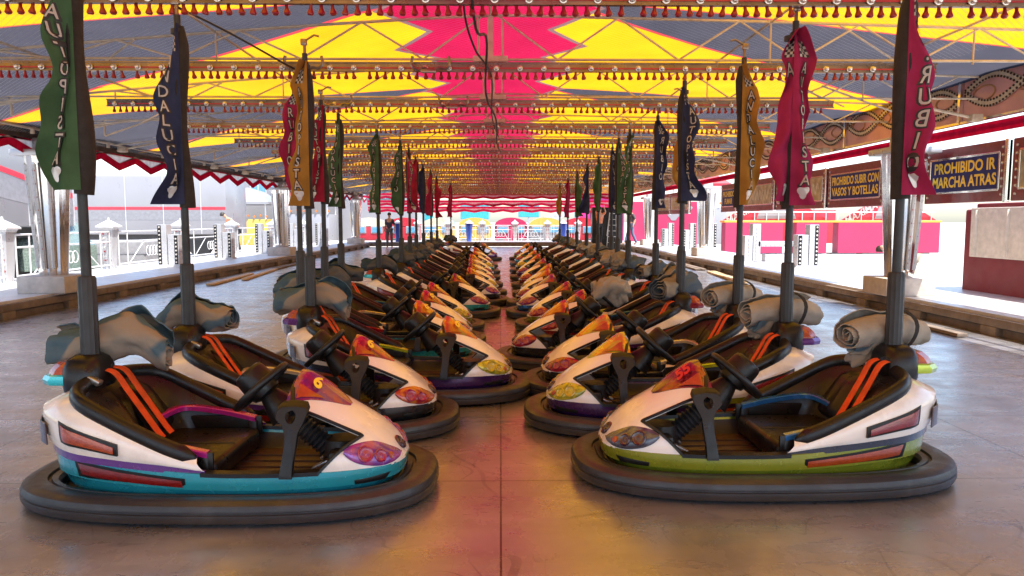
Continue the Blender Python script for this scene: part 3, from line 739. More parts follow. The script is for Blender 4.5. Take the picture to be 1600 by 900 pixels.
# kerb beams
for nm,x in (('left',XL-.03),('right',XR+.03)):
    mb=MB(); mb.box((x,(YN+YF)/2,.16),(.10,YF-YN,.10),.008); mb.box((x+(-.06 if nm=='left' else .06),(YN+YF)/2,.03),(.06,YF-YN,.12),.008)
    y=YN+.8
    while y<YF: mb.box((x,y,.05),(.12,.28,.12),.01); y+=1.55
    tag(mb.build('edge_beam',MT['wood']),f'worn timber edge beam along the {nm} side of the floor','edge beam','timber edge beams')
mb=MB(); mb.box(((XL+XR)/2,YF+.03,.13),(XR-XL+.1,.1,.2),.008); tag(mb.build('edge_beam',MT['wood']),'worn timber edge beam across the far end of the floor','edge beam','timber edge beams')
for (x,y,a,l,w_,m_) in ((-6.15,17.0,4,3.2,.16,'plank'),(-6.0,18.6,6,3.6,.14,'plank'),(-6.3,22.5,2,4,.15,'wood'),(5.35,17.5,-5,3.4,.22,'plank'),(5.5,21.5,-2,3.0,.3,'wood'),(5.35,9.6,0,2.4,.12,'wood')):
    ob=MB().box((0,0,.03),(w_,l,.04),.004).build('plank',MT[m_]); ob.location=(x,y,.0); ob.rotation_euler.z=R(a)
    tag(ob,f"{'pale' if m_=='plank' else 'grey brown'} loose plank on the floor by the {'left' if x<0 else 'right'} edge, about {int(y)} metres in",'plank','loose planks at the floor edge')
# ------------------------------------------------------------------ canopy
def roof_z(x): 
    a=abs(x+.1); return 3.26-(.055*a+.0042*a*a if x<-.1 else .018*a+.001*a*a)
def canopy_mat():
    m,nt=new_mat('striped_canopy_cloth'); h=N(nt); out=h.n('ShaderNodeOutputMaterial')
    sp=h.n('ShaderNodeSeparateXYZ'); h.l(h.coord(),sp.inputs[0]); x,y=sp.outputs[0],sp.outputs[1]
    ax=h.m('ABSOLUTE',h.m('ADD',x,.1))
    zig=h.m('MULTIPLY_ADD',h.m('PINGPONG',h.m('ADD',y,-6.2),.68),.62,.60)
    t=h.m('MODULO',h.m('SUBTRACT',h.m('ADD',y,-6.45+42),h.m('MULTIPLY',h.m('MAXIMUM',x,0),.24)),4.2)
    lim=h.m('ADD',h.m('MULTIPLY',h.m('SUBTRACT',ax,.85),.62),.25)
    lim=h.m('MULTIPLY',lim,1.0)
    gray=h.m('LESS_THAN',t,lim)
    line=h.m('LESS_THAN',h.m('ABSOLUTE',h.m('SUBTRACT',t,lim)),.03)
    line2=h.m('LESS_THAN',t,.03)
    side=h.m('GREATER_THAN',x,0)
    c=h.mix(gray,(.66,.315,.008),(.052,.051,.066))
    c=h.mix(h.m('MAXIMUM',line,h.m('MULTIPLY',line2,gray)),c,(.5,.04,.05))
    edge=h.m('LESS_THAN',h.m('ABSOLUTE',h.m('SUBTRACT',ax,zig)),.035)
    mg=h.m('LESS_THAN',ax,zig)
    c=h.mix(mg,c,(.34,.008,.045)); c=h.mix(edge,c,(.16,.09,.09))
    f=h.noise(1.6,6,h.coord()); dk=h.n('ShaderNodeMix',data_type='RGBA',blend_type='MULTIPLY'); dk.inputs[0].default_value=1
    g=h.mix(h.ramp(f,0,1,.3,.7),(.78,.78,.78),(1,1,1)); h.l(c,dk.inputs[6]); h.l(g,dk.inputs[7]); c=dk.outputs[2]
    # batten seams
    d=h.n('ShaderNodeBsdfDiffuse'); tr=h.n('ShaderNodeBsdfTranslucent'); mx=h.n('ShaderNodeMixShader'); mx.inputs[0].default_value=.62
    h.l(c,d.inputs[0]); h.l(c,tr.inputs[0]); h.l(d.outputs[0],mx.inputs[1]); h.l(tr.outputs[0],mx.inputs[2]); h.l(mx.outputs[0],out.inputs[0])
    return m
XA,XB=-4.65,4.0
rows=[]
ys=[YN-1+i*.35 for i in range(int((YF+1-YN)/.35)+1)]
for y in ys:
    row=[]
    for i in range(61):
        x=XL-.4+(XR-XL+.8)*i/60
        sag=.05*math.sin(((y-4.8)/2.1%1)*PI)*-1+.012*nz((x,y,0),.9)
        row.append((x,y,roof_z(x)+sag*.8+.03))
    rows.append(row)
can=MB().grid(rows).build('canopy',canopy_mat(),None,smooth=60); tag(can,'yellow, magenta and grey striped fabric canopy stretched over the whole ride','canopy')
# ------------------------------------------------------------------ net
def net_mat():
    m,nt=new_mat('wire_net'); h=N(nt); out=h.n('ShaderNodeOutputMaterial')
    sp=h.n('ShaderNodeSeparateXYZ'); h.l(h.coord(),sp.inputs[0]); x,y=sp.outputs[0],sp.outputs[1]
    P=.06
    def wave(e): return h.m('PINGPONG',e,P/2)
    w1=wave(h.m('ADD',x,y)); w2=wave(h.m('SUBTRACT',x,y))
    a=h.m('LESS_THAN',h.m('MINIMUM',w1,w2),.0017)
    p=h.n('ShaderNodeBsdfPrincipled'); p.inputs['Base Color'].default_value=(.35,.33,.32,1); p.inputs['Metallic'].default_value=.8; p.inputs['Roughness'].default_value=.4
    t=h.n('ShaderNodeBsdfTransparent'); mx=h.n('ShaderNodeMixShader'); h.l(a,mx.inputs[0]); h.l(t.outputs[0],mx.inputs[1]); h.l(p.outputs[0],mx.inputs[2]); h.l(mx.outputs[0],out.inputs[0])
    return m
rows=[]
for y in ys:
    rows.append([(x_,y,2.79-.03*math.sin(((y-4.8)/2.1%1)*PI)-(.16*((XA-x_)/2)**2 if x_<XA else 0)) for x_ in [XL+(XB-XL)*i/40 for i in range(41)]])
net=MB().grid(rows).build('wire_net',net_mat(),None,smooth=60); tag(net,'fine wire current net stretched just above the masts over the whole floor','wire net')
# ------------------------------------------------------------------ lamp beams with trusses
cap=MB().lathe([(0,.036),(.010,.034),(.011,.008),(.015,-.004),(.022,-.020),(.022,-.028),(.016,-.036),(0,-.038)],n=12)
capo=None; bulbo=None
BY=[4.8+2.1*k for k in range(-1,16)]+[37.9]
for k,y in enumerate(BY):
    k-=1
    root=empty('lamp_beam',(0,y,2.68),0,f"{'bronze lamp beam with red bulb caps above the camera, behind the lens' if k<0 else ORD[min(k,12)]+' lamp beam from the camera, bronze with red bulb caps below' if k<13 else ('gilded truss beam at the far end' if y>37 else f'lamp beam far back, number {k+1} of the row, among the last ones')}",'lamp beam','lamp beams across the ceiling')
    mb=MB(); mb.box(((XA+XB)/2,0,.06),(XB-XA,.05,.076),.006); mb.box(((XA+XB)/2,-.03,.098),(XB-XA,.02,.012)); mb.box(((XA+XB)/2,-.03,.022),(XB-XA,.02,.012))
    mb.build('rail',MT['bronze'],root,smooth=20)
    MB().box(((XA+XB)/2,-.0285,.05),(XB-XA-.02,.006,.012)).build('red_line',MT['redtrim'],root,smooth=0)
    # bulbs
    nb=int((XB-XA-.1)/.215)
    if -1<k<4:
        for i in range(nb):
            x=XA+.1+i*.215
            if bulbo is None:
                bulbo=MB().lathe([(.026,.0),(.026,.008),(.020,.010),(.022,.022),(.015,.036),(0,.042)],n=14,rot=Matrix.Rotation(R(90),3,'X')).build('bulb',MT['bulb'],root); bulbo.location=(x,-.035,.05)
            else:
                q=bulbo.copy(); C.objects.link(q); q.parent=root; q.location=(x,-.035,.05)
    else:
        mb=MB()
        for i in range(nb): mb.lathe([(.026,0),(.022,.022),(0,.04)],c=(XA+.1+i*.215,-.035,.05),n=6,rot=Matrix.Rotation(R(90),3,'X'))
        tag(mb.build('bulb_row',MT['bulb'],root),kind='stuff')
    # caps
    n=int((XB-XA-.1)/.072); idx=list(range(n)); ind=[]
    if -1<k<3:
        cx=0; order=sorted(idx,key=lambda i:abs(XA+.08+i*.072)); ind=order[:98]
    for i in ind:
        loc=(XA+.08+i*.072,-.015,-.012)
        if capo is None: capo=cap.build('bulb_cap',MT['bulbred'],root); capo.location=loc
        else:
            if i%29==17: continue
            q=capo.copy(); C.objects.link(q); q.parent=root; q.location=(loc[0]+random.uniform(-.006,.006),loc[1],loc[2]); q.rotation_euler=(random.uniform(-.2,.2),random.uniform(-.2,.2),0)
    mb=MB(); s_=set(ind)
    for i in idx:
        if i in s_: continue
        mb.lathe([(.010,.034),(.011,.006),(.022,-.024),(.016,-.036),(0,-.038)],c=(XA+.08+i*.072,-.015,-.012),n=6)
    if mb.v: tag(mb.build('bulb_cap_row',MT['bulbred'],root),kind='stuff')
    # arch truss
    mb=MB(); pts=[(x_,.08,roof_z(x_)-2.68-.03) for x_ in [XL+(XR-XL)*i/24 for i in range(25)]]
    mb.tube(pts,.014,6)
    mb.tube([(XL,.08,.15),(XR,.08,.15)],.012,6)
    mb.box((-.09,.08,.32),(.05,.05,.42)); mb.box((-.2,.08,.32),(.02,.03,.40)); mb.box((.02,.08,.32),(.02,.03,.40))
    mb.box((-.09,.08,.15),(.32,.09,.05))
    i=0; x_=-.09
    for sg in (1,-1):
        x_=-.09+sg*.06; up=True
        while XL<x_+sg*.56<XR:
            x2=x_+sg*.56; zt=lambda a: roof_z(a)-2.68-.03
            mb.tube([(x_,.08,zt(x_) if up else .15),(x2,.08,.15 if up else zt(x2))],.010,5); up=not up; x_=x2
    for xx in (-4.6,-2.6,2.5,4.4):
        mb.tube([(xx,.08,.12),(xx,.08,roof_z(xx)-2.70)],.009,5)
    mb.build('truss',MT['tube'],root,smooth=40)
# canopy battens running lengthways
for x in (-4.4,-2.6,-.09,2.5,4.3):
    mb=MB(); mb.tube([(x,YN,roof_z(x)-.03),(x,YF,roof_z(x)-.03)],.013,6)
    tag(mb.build('purlin',MT['tube']),f"thin cream roof tube running lengthways, {'over the aisle' if abs(x)<1 else ('left' if x<0 else 'right')+' of the ridge, '+('inner' if abs(x)<3 else 'outer')+' one'}",'roof tube','lengthways roof tubes')
# diagonal ties in the bays
for k in range(12):
    y=4.8+2.1*k; 
    for sg in (-1,1):
        x0=sg*3.2-.1; x1=sg*5.2-.1
        ob=MB().tube([(x0,y,roof_z(x0)-.06),(x1,y+2.1,roof_z(x1)-.10)],.011,5).build('roof_tie',MT['tube'])
        tag(ob,f"diagonal cream roof tie on the {'left' if sg<0 else 'right'} side in bay {k+1} from the camera",'roof tie','diagonal roof ties')
# eave trusses left and right
def eave(x,nm,sg):
    root=empty('eave_girder',(x,0,2.70),0,f'long {"dark brown lattice" if sg<0 else "cream lattice"} eave girder along the {nm} side of the ride','girder')
    L=YF-YN; yc=(YF+YN)/2
    mb=MB()
    mb.box((sg*.25,yc,.02),(.05,L,.28)); mb.box((sg*.05,yc,.22),(.45,L,.03))
    mb.build('board',MT['brown'],root,smooth=0)
    mb=MB(); mb.tube([(0,YN,0),(0,YF,0)],.022,6); mb.tube([(-sg*.02,YN,.30),(-sg*.02,YF,.30)],.018,6)
    y=YN; up=0
    while y<YF-.7:
        mb.tube([(0,y,.30*up),(0,y+.7,.30*(1-up))],.013,5); up=1-up; y+=.7
        if int(y/.7)%3==0: mb.box((0,y,.10),(.05,.035,.36))
    mb.build('lattice',MT['tube'],root,smooth=30)
eave(XL-.1,'left',-1); # short raking struts at the eaves, and the sloping edge of the canopy
for k in range(15):
    y=4.8+2.1*k
    for sg,xe in ((-1,XL),(1,XR+.1)):
        if sg>0 and k%2: continue
        mb=MB(); mb.tube([(xe,y+.1,2.58),(xe-sg*1.3,y+.1,2.84)],.018,6); mb.tube([(xe-sg*.9,y+.1,2.60),(xe-sg*.9,y+.1,3.0)],.014,6); mb.tube([(xe-sg*.9,y+.1,2.6),(xe-sg*2.0,y+.1,2.98)],.012,6); mb.box((xe-sg*.1,y+.1,2.60),(.14,.12,.09),.01)
        tag(mb.build('eave_bracket',MT['tube'],None,smooth=30),f"cream eave bracket on the {'left' if sg<0 else 'right'} side at lamp beam {k+1}",'bracket','eave brackets')
# ------------------------------------------------------------------ valances
MT['valred']=cloth_mat('red_valance_cloth',(.60,.02,.09),None,.5); MT['valwhite']=cloth_mat('white_valance_cloth',(.75,.70,.68),None,.5); MT['valpink']=cloth_mat('faded_pink_valance_cloth',(.55,.22,.24),None,.5)
def valance(p0,p1,ztop,label,n,amp=.09,drop=.15,white='valwhite',th=.05):
    """ribbon zigzag valance between p0 and p1 (x,y)"""
    p0=Vector((*p0,0)); p1=Vector((*p1,0)); d=p1-p0; root=empty('valance',(p0.x,p0.y,ztop),0,label,'valance','zigzag valances at the eaves')
    P=lambda t,z,o=0: d*t+Vector((0,0,z))+Vector((d.y,-d.x,0)).normalized()*o
    mb=MB(); K=4*n
    mb.grid([[P(i/K,0) for i in range(K+1)],[P(i/K,-th) for i in range(K+1)]])
    tri=lambda i: (i/2%1)*2 if (i/2%1)<.5 else 2-(i/2%1)*2
    zz=[(i/n/2) for i in range(2*n+1)]
    top=[P(t,-drop-amp*(i%2),.006) for i,t in enumerate(zz)]; bot=[P(t,-drop-amp*(i%2)-th*1.1,.006) for i,t in enumerate(zz)]
    mb.grid([top,bot]); mb.build('red_band',MT['valred'],root,smooth=0,solid=.004)
    if white:
        mb=MB(); mb.grid([[P(t,-th+.004,.012) for t in zz],[p+Vector((0,0,-.004))+Vector((d.y,-d.x,0)).normalized()*.006 for p in top]]); mb.build('white_band' if white=='valwhite' else 'pink_band',MT[white],root,smooth=0)
valance((XL-.35,YN),(XL-.35,YF+1),2.68,'long red and white zigzag valance hanging along the left eave',33,amp=.17,drop=.09,th=.13)
valance((XR+.4,YN),(XR+.4,YF+1),2.60,'long red valance hanging along the right eave under the patterned fascia',44,amp=.0,drop=.04,white=False,th=.09)
for j,(z,o) in enumerate(((2.78,0),(2.42,.25),(2.1,.5))):
    valance((XL-.2,YF+.2+o),(XR+.4,YF+.2+o),z,['upper','middle','lower'][j]+' red zigzag valance across the far end of the ride',13,amp=.08,drop=.13,white='valpink',th=.11)
# far end fascia
m_or=cloth_mat('orange_end_cloth',(.75,.28,.03),None,.5)
mb=MB(); mb.grid([[(XL+(XR-XL)*i/20,YF+.1,2.78) for i in range(21)],[(XL+(XR-XL)*i/20,YF+.1,roof_z(XL+(XR-XL)*i/20)) for i in range(21)]])
tag(mb.build('end_gable',m_or,None,smooth=0),'orange translucent gable cloth closing the far end of the canopy','gable cloth')
# ------------------------------------------------------------------ right fascia with wavy bulb bands
MT['fascia']=mat('pink_fascia_paint',(.62,.32,.31),.4,var=.15,nscale=2,coat=.3)
MT['creamband']=mat('cream_band',(.62,.55,.42),.45,var=.15)
MT['fret']=mat('tan_fret_paint',(.42,.22,.10),.45,var=.2)
for k in range(11):
    y0=3.2+3.2*k; L=3.2
    root=empty('fascia_panel',(XR+.15,y0,2.60),0,f"pink fascia panel with wavy bulb bands, {ORD[min(k,12)]} from the camera along the right eave",'fascia','fascia panels along the right eave')
    mb=MB(); mb.box((.03,L/2,.33),(.03,L-.01,.62)); mb.build('board',MT['fascia'],root,smooth=0)
    mb=MB(); mb.box((-.0,L/2,.0),(.06,L-.01,.03)); mb.box((0,L/2,.66),(.06,L-.01,.03)); mb.box((-.01,.03,.33),(.05,.05,.66)); mb.build('trim',MT['chrome'],root,smooth=0)
    for ph in (0,PI):
        mb=MB(); A=.17; rows=[[],[]]
        for i in range(49):
            t=i/48; z=.30+A*math.sin(2*PI*t*1.5+ph)+.06*t; dz=.045
            rows[0].append((.006 if ph==0 else .0,.03+t*(L-.06),z-dz)); rows[1].append((.006 if ph==0 else .0,.03+t*(L-.06),z+dz))
        mb.grid(rows); w=mb.build('wavy_band',MT['creamband'],root,smooth=0,solid=.006)
        mb=MB()
        for i in range(56):
            t=(i+.5)/56; z=.30+A*math.sin(2*PI*t*1.5+ph)+.06*t
            for dz in (-.033,.033): mb.lathe([(.015,-.0),(.013,.012),(0,.016)],c=(-.006,.03+t*(L-.06),z+dz),n=6,rot=Matrix.Rotation(R(-90),3,'Y'))
        tag(mb.build('bulb_dots',MT['brown'],w,smooth=0),kind='stuff')
    mb=MB()
    for i in range(4):
        yy=.4+i*.8; mb.tube([(.01,yy+.26*math.cos(a)*.8,.32+.09*math.sin(a)) for a in [2*PI*q/16 for q in range(16)]],.012,5,closed=True)
    mb.build('fretwork',MT['fret'],root,smooth=0)
# ------------------------------------------------------------------ sign boards on the right
MT['signblue']=mat('navy_sign_board',(.022,.024,.15),.5,var=.1,spec=.2)
MT['signred']=mat('dark_red_frame',(.16,.012,.015),.4,var=.2,coat=.3)
MT['signbeige']=mat('mottled_beige_board',(.36,.30,.18),.4,var=.45,nscale=5,coat=.3)
def sign(y0,y1,lines,label,col='signblue'):
    L=y1-y0; X=6.45; root=empty('sign_board',(X,y0,1.60),0,label,'sign board','sign boards along the right walkway')
    MB().box((0,L/2,.39),(.05,L-.02,.78),.01).build('frame',MT['signred'],root,smooth=0)
    mb=MB(); a,b,c,d=.16,L-.16,.15,.63
    for (p,q) in (((-.035,(a+b)/2,c),(.02,b-a,.03)),((-.035,(a+b)/2,d),(.02,b-a,.03)),((-.035,a,.39),(.02,.03,.48)),((-.035,b,.39),(.02,.03,.48))): mb.box(p,q,.004)
    mb.build('chrome_moulding',MT['chrome'],root,smooth=0)
    MB().box((-.028,L/2,.39),(.006,b-a-.02,.46)).build('face',MT[col],root,smooth=0)
    MB().box((-.01,.04,.39),(.07,.06,.80),.01).build('end_post',MT['chrome'],root,smooth=0)
    for y in (.11,L-.10):
        for i in range(7):
            MB().lathe([(.02,0),(.018,.014),(0,.02)],c=(-.026,y,.09+i*.1),n=8,rot=Matrix.Rotation(R(-90),3,'Y')).build('bulb',MT['bulb'],root)
    if lines:
        mb=MB(); hh=.40/len(lines)
        for k,t in enumerate(lines):
            vs,fs=text_mesh(t,hh*1.05,.006); w=max(v.x for v in vs)-min(v.x for v in vs); xs_=min(1,(b-a-.12)/w)
            zc=.39+(.5*(len(lines)-1)-k)*hh
            # seen from the camera side (-x): text runs toward the camera -> reading left to right = decreasing y
            mb.add([(-.034,L/2-v.x*xs_,zc+v.y) for v in vs],fs)
        mb.build('lettering',MT['ylet'],root,smooth=0,recalc=False)
    else:
        mb=MB()
        for k in range(5):
            ya=.35+(L-.7)*k/5; mb.tube([(-.034,ya+q*(L-.7)/5/14,.39+.12*math.sin(q*.9+k)) for q in range(15)],.010,5)
        mb.build('scroll_ornament',MT['creamband'],root,smooth=40)
sign(9.35,11.2,['PROHIBIDO IR','MARCHA ATRAS'],'navy sign board reading PROHIBIDO IR MARCHA ATRAS hanging at the right edge')
sign(7.1,9.3,None,'mottled beige board beside the PROHIBIDO IR MARCHA ATRAS sign, cut by the right edge','signbeige')
sign(12.35,14.55,['PROHIBIDO SUBIR CON','VASOS Y BOTELLAS'],'navy sign board reading PROHIBIDO SUBIR CON VASOS Y BOTELLAS left of the near right column')
sign(14.6,17.3,None,'first mottled beige board left of the VASOS Y BOTELLAS sign','signbeige')
sign(17.35,20.1,None,'second mottled beige board, just right of a yellow banner','signbeige')
sign(20.15,21.6,['PROHIBIDO','FUMAR'],'small dark sign board with yellow writing beyond the beige boards')
sign(25.2,28.0,None,'far mottled beige board between the two distant right columns','signbeige')
sign(28.05,31,None,'farthest mottled beige board along the right walkway','signbeige')
# ------------------------------------------------------------------ chrome columns
def bulbs(parent,pts,rot,r=.022,indiv=True,cols=('bulb','bulbred')):
    if indiv:
        for i,p in enumerate(pts):
            MB().lathe([(r,0),(r*.9,r*.6),(0,r*.9)],c=p,n=10,rot=rot).build('bulb',MT[cols[i%len(cols)]],parent)
    else:
        mb=MB()
        for p in pts: mb.lathe([(r,0),(r*.9,r*.6),(0,r*.9)],c=p,n=6,rot=rot)
        mb.build('bulb_strip',MT[cols[0]],parent)
FR=Matrix.Rotation(R(90),3,'X')
def column(x,y,label,near):
    root=empty('chrome_column',(x,y,.25),0,label,'column','tapered chrome columns')
    rows=[]; n=32
    for z,r in ((.26,.19),(.3,.20),(1.9,.30),(2.08,.31)):
        rows.append([(r*(1 if j%4 else .86)*math.cos(2*PI*j/n),r*(1 if j%4 else .86)*math.sin(2*PI*j/n),z) for j in range(n)])
    MB().grid(rows,closeu=True).build('shaft',MT['chrome'],root,smooth=25)
    MB().box((0,0,.13),(.72,.72,.26),.015).build('plinth',MT['stone'],root)
    mb=MB().box((0,0,2.12),(.72,.72,.09),.01); mb.box((0,0,2.25),(.3,.3,.2),.01); mb.build('capital',MT['silver'],root)
    for a in (-.12,.55,-.75) if x>0 else (.12,-.55,.75):
        ang=-PI/2-a
        pts=[]
        for k in range(17):
            z=.38+k*.098; r=.20+.10*(z-.3)/1.6; pts.append((r*1.01*math.cos(ang),r*1.01*math.sin(ang),z))
        rot=Vector((0,0,1)).rotation_difference(Vector((math.cos(ang),math.sin(ang),0))).to_matrix()
        mb=MB(); mb.tube([(p[0]*.985,p[1]*.985,p[2]) for p in pts],.030,6); st=mb.build('bulb_channel',MT['silver'],root)
        bulbs(st,pts,rot,.026,near)
column(-6.95,11.6,'chrome column on a stone plinth at the left, nearest of the left columns',True)
column(-7.05,24.0,'chrome column second along the left walkway',False)
column(-7.0,36.0,'farthest chrome column along the left walkway',False)
column(5.98,11.0,'chrome column on a stone plinth at the right, nearest of the right columns',True)
column(6.45,23.2,'chrome column second along the right walkway',False)
column(6.75,33.5,'farthest chrome column along the right walkway',False)
# ------------------------------------------------------------------ stepped bulb blocks, lantern posts and rails
def block(x,y,label,flip=1,step=True):
    root=empty('bulb_block',(x,y,.25),0,label,'light block','stepped light blocks on the walkways')
    mb=MB(); mb.box((0,0,.02),(.56,.34,.04)); mb.box((.12*flip,0,.40),(.26,.28,.74),.006); mb.box((-.14*flip,0,.52),(.22,.28,.98),.006)
    mb.build('casing',MT['silver'],root,smooth=0)
    mb=MB(); mb.box((-.20*flip,-.142,.52),(.085,.006,.94)); mb.box((.19*flip,-.142,.40),(.085,.006,.70)); mb.build('dark_strip',MT['slate'] if 'slate' in MT else MT['black'],root,smooth=0)
    bulbs(root,[(-.20*flip,-.146,.1+i*.094) for i in range(10)],FR,.024,True,('bulb',)); bulbs(root,[(.19*flip,-.146,.1+i*.094) for i in range(7)],FR,.024,True,('bulb',))
for i,(x,y,f) in enumerate(((-8.05,18.2,1),(-8.0,21.6,1),(-8.0,25.2,1),(-8.0,29,1),(-7.8,32.5,1))): block(x,y,f'stepped silver light block on the left walkway, {ORD[i]} from the camera',f)
for i,(x,y,f) in enumerate(((7.3,17.6,-1),(7.0,24.9,-1),(7.0,27.5,-1),(7.0,31,-1))): block(x,y,f'stepped silver light block on the right walkway, {ORD[i]} from the camera',f)
# bench of bulb blocks on the right
root=empty('bulb_bench',(7.25,20.0,.25),0,'low silver light bench with bulb strips, left of the nearest right light block','light bench')
mb=MB(); mb.box((-.55,0,.35),(.24,.3,.7),.006); mb.box((-.35,.0,.52),(.22,.3,1.0),.006); mb.box((.35,0,.48),(1.3,.3,.14),.006); mb.box((.45,0,.1),(1.1,.3,.2),.006); mb.build('casing',MT['silver'],root,smooth=0)
bulbs(root,[(-.2+i*.12,-.152,.48) for i in range(10)],FR,.024,True,('bulb',)); bulbs(root,[(0+i*.12,-.152,.12) for i in range(9)],FR,.024,True,('bulb',)); bulbs(root,[(-.55,-.152,.1+i*.1) for i in range(6)]+[(-.35,-.152,.1+i*.1) for i in range(9)],FR,.024,True,('bulb',))
def lantern(x,y,label,z=.25,sc=1):
    root=empty('lantern_post',(x,y,z),0,label,'lantern post','lantern topped rail posts'); root.scale=(sc,sc,sc)
    rows=[[( r*math.cos(PI/4+PI/2*j),r*math.sin(PI/4+PI/2*j),zz) for j in range(4)] for zz,r in ((0,.13),(.9,.21),(.95,.24))]
    MB().grid(rows,closeu=True).build('post',MT['silver'],root,smooth=0)
    MB().grid([[( r*math.cos(PI/4+PI/2*j),r*math.sin(PI/4+PI/2*j),zz) for j in range(4)] for zz,r in ((.95,.29),(.98,.29),(1.12,.03),(1.18,.015))],closeu=True).build('pyramid_cap',MT['galv'],root,smooth=0)
    bulbs(root,[(-.06,-.10-.055*i/8,.1+i*.1) for i in range(8)]+[(.06,-.10-.055*i/8,.1+i*.1) for i in range(8)],FR,.022,True,('bulb','bulbred'))
lps=[(-8.9,13.4),(-9.0,17.2),(-9.0,21),(-9.0,25),(-9.0,29.5),(-9.0,34)]
for i,(x,y) in enumerate(lps): lantern(x,y,f'lantern post with pyramid cap on the left walkway rail, {ORD[i]} from the camera')
def rail(p0,p1,label,z=.25):
    p0=Vector((*p0,z)); p1=Vector((*p1,z)); d=p1-p0; root=empty('guard_rail',p0,0,label,'railing','guard rails')
    mb=MB(); P=lambda t,h: tuple(d*t+Vector((0,0,h)))
    for h in (.1,.62,.85): mb.tube([P(0,h),P(1,h)],.018,6)
    for t in (.0,.12,.88,1): mb.tube([P(t,0),P(t,.85)],.015,6)
    mb.tube([P(.14,.1),P(.36,.6)],.012,5); mb.tube([P(.86,.1),P(.64,.6)],.012,5)
    mb.build('bars',MT['galv'],root)
    L=d.length; mb=MB(); dn=d.normalized()
    for k in range(4):
        c=Vector(P(.5,.36))+dn*(k-1.5)*.17
        mb.tube([c+dn*.12*math.cos(a)+Vector((0,0,.12*math.sin(a))) for a in [2*PI*q/20 for q in range(20)]],.011,5,closed=True)
    mb.build('scroll_rings',MT['galv'],root)
for i in range(len(lps)-1):
    rail((lps[i][0]+.15,lps[i][1]+.1),(lps[i+1][0]+.1,lps[i+1][1]-.2),f'galvanised guard rail with scroll rings on the left walkway, {ORD[i]} section from the camera')
rail((-8.8,9.5),(-8.8,13.2),'galvanised guard rail at the left edge of the picture')
fx=[-4.6,-2.9,-1.0,.8,2.6,4.3]
for i,x in enumerate(fx): lantern(x,YF+2.6,f'lantern post at the far end of the ride, {ORD[i]} from the left' if i else 'lantern post at the far end of the ride, leftmost one')
for i in range(5): rail((fx[i]+.2,YF+2.6),(fx[i+1]-.2,YF+2.6),f'guard rail across the far end, section {i+1} counted from the left')
MT['bluebin']=mat('blue_paint',(.03,.07,.35),.4)
for i,(x,y) in enumerate(((-5.4,37.9+1.2),(-1.7,YF+1.6),(3.4,YF+1.6))):
    mb=MB().lathe([(.12,0),(.2,.9),(.22,.95)],n=6)
    ob=mb.build('blue_post',MT['bluebin']); ob.location=(x,y,.25)
    MB().lathe([(.24,.95),(.24,.98),(.02,1.15),(0,1.15)],n=6).build('cap',MT['galv'],ob)
    tag(ob,['blue tapered post standing leftmost at the far end','blue tapered post in the middle of the far end','blue tapered post right of the far end middle'][i],'post','blue tapered posts at the far end')
# ------------------------------------------------------------------ hanging cables
for i,(pts,r_) in enumerate(((((-.20,4.4,3.1),(-.16,4.9,2.6),(-.10,5.6,2.68),(-.13,6.9,2.5),(-.05,9,2.55),(-.05,11.1,2.5),(0,13.2,2.55)),.010),
      (((-.17,4.4,3.1),(-.24,5.0,2.78),(-.19,5.6,2.62),(-.08,6.9,2.66),(-.10,9,2.6),(-.03,11.2,2.6)),.008),
      (((-2.25,4.9,2.80),(-1.9,5.3,2.66),(-1.6,5.8,2.52),(-1.5,6.1,2.5)),.008))):
    ob=MB().tube(spline(pts,40),r_,6).build('cable',MT['klet'])
    tag(ob,['thick dark cable dangling in loops under the ridge','thin dark cable hanging beside the thick ridge cable','dark cable swinging from the second left mast to the third'][i],'cable')
for i,(x,y) in enumerate(((-1.75,6.85),(-.62,6.85),(-.55,8.95),(-1.9,8.9))):
    mb=MB(); mb.tube(spline([(-.16,0,.1),(-.17,0,.02),(-.11,0,-.02),(-.06,0,0),(0,0,-.03),(.08,0,0),(.13,0,-.01),(.17,0,.03),(.16,0,.1)],24),.014,6); mb.box((-.02,0,-.03),(.14,.03,.03),.005)
    ob=mb.build('current_clamp',MT['bronze']); ob.location=(x,y-.09,2.71); tag(ob,f"bronze current clamp hooked on the {'second' if y<8 else 'third'} lamp beam, {'left' if x<-1 else 'beside the ridge'}",'clamp','current clamps')
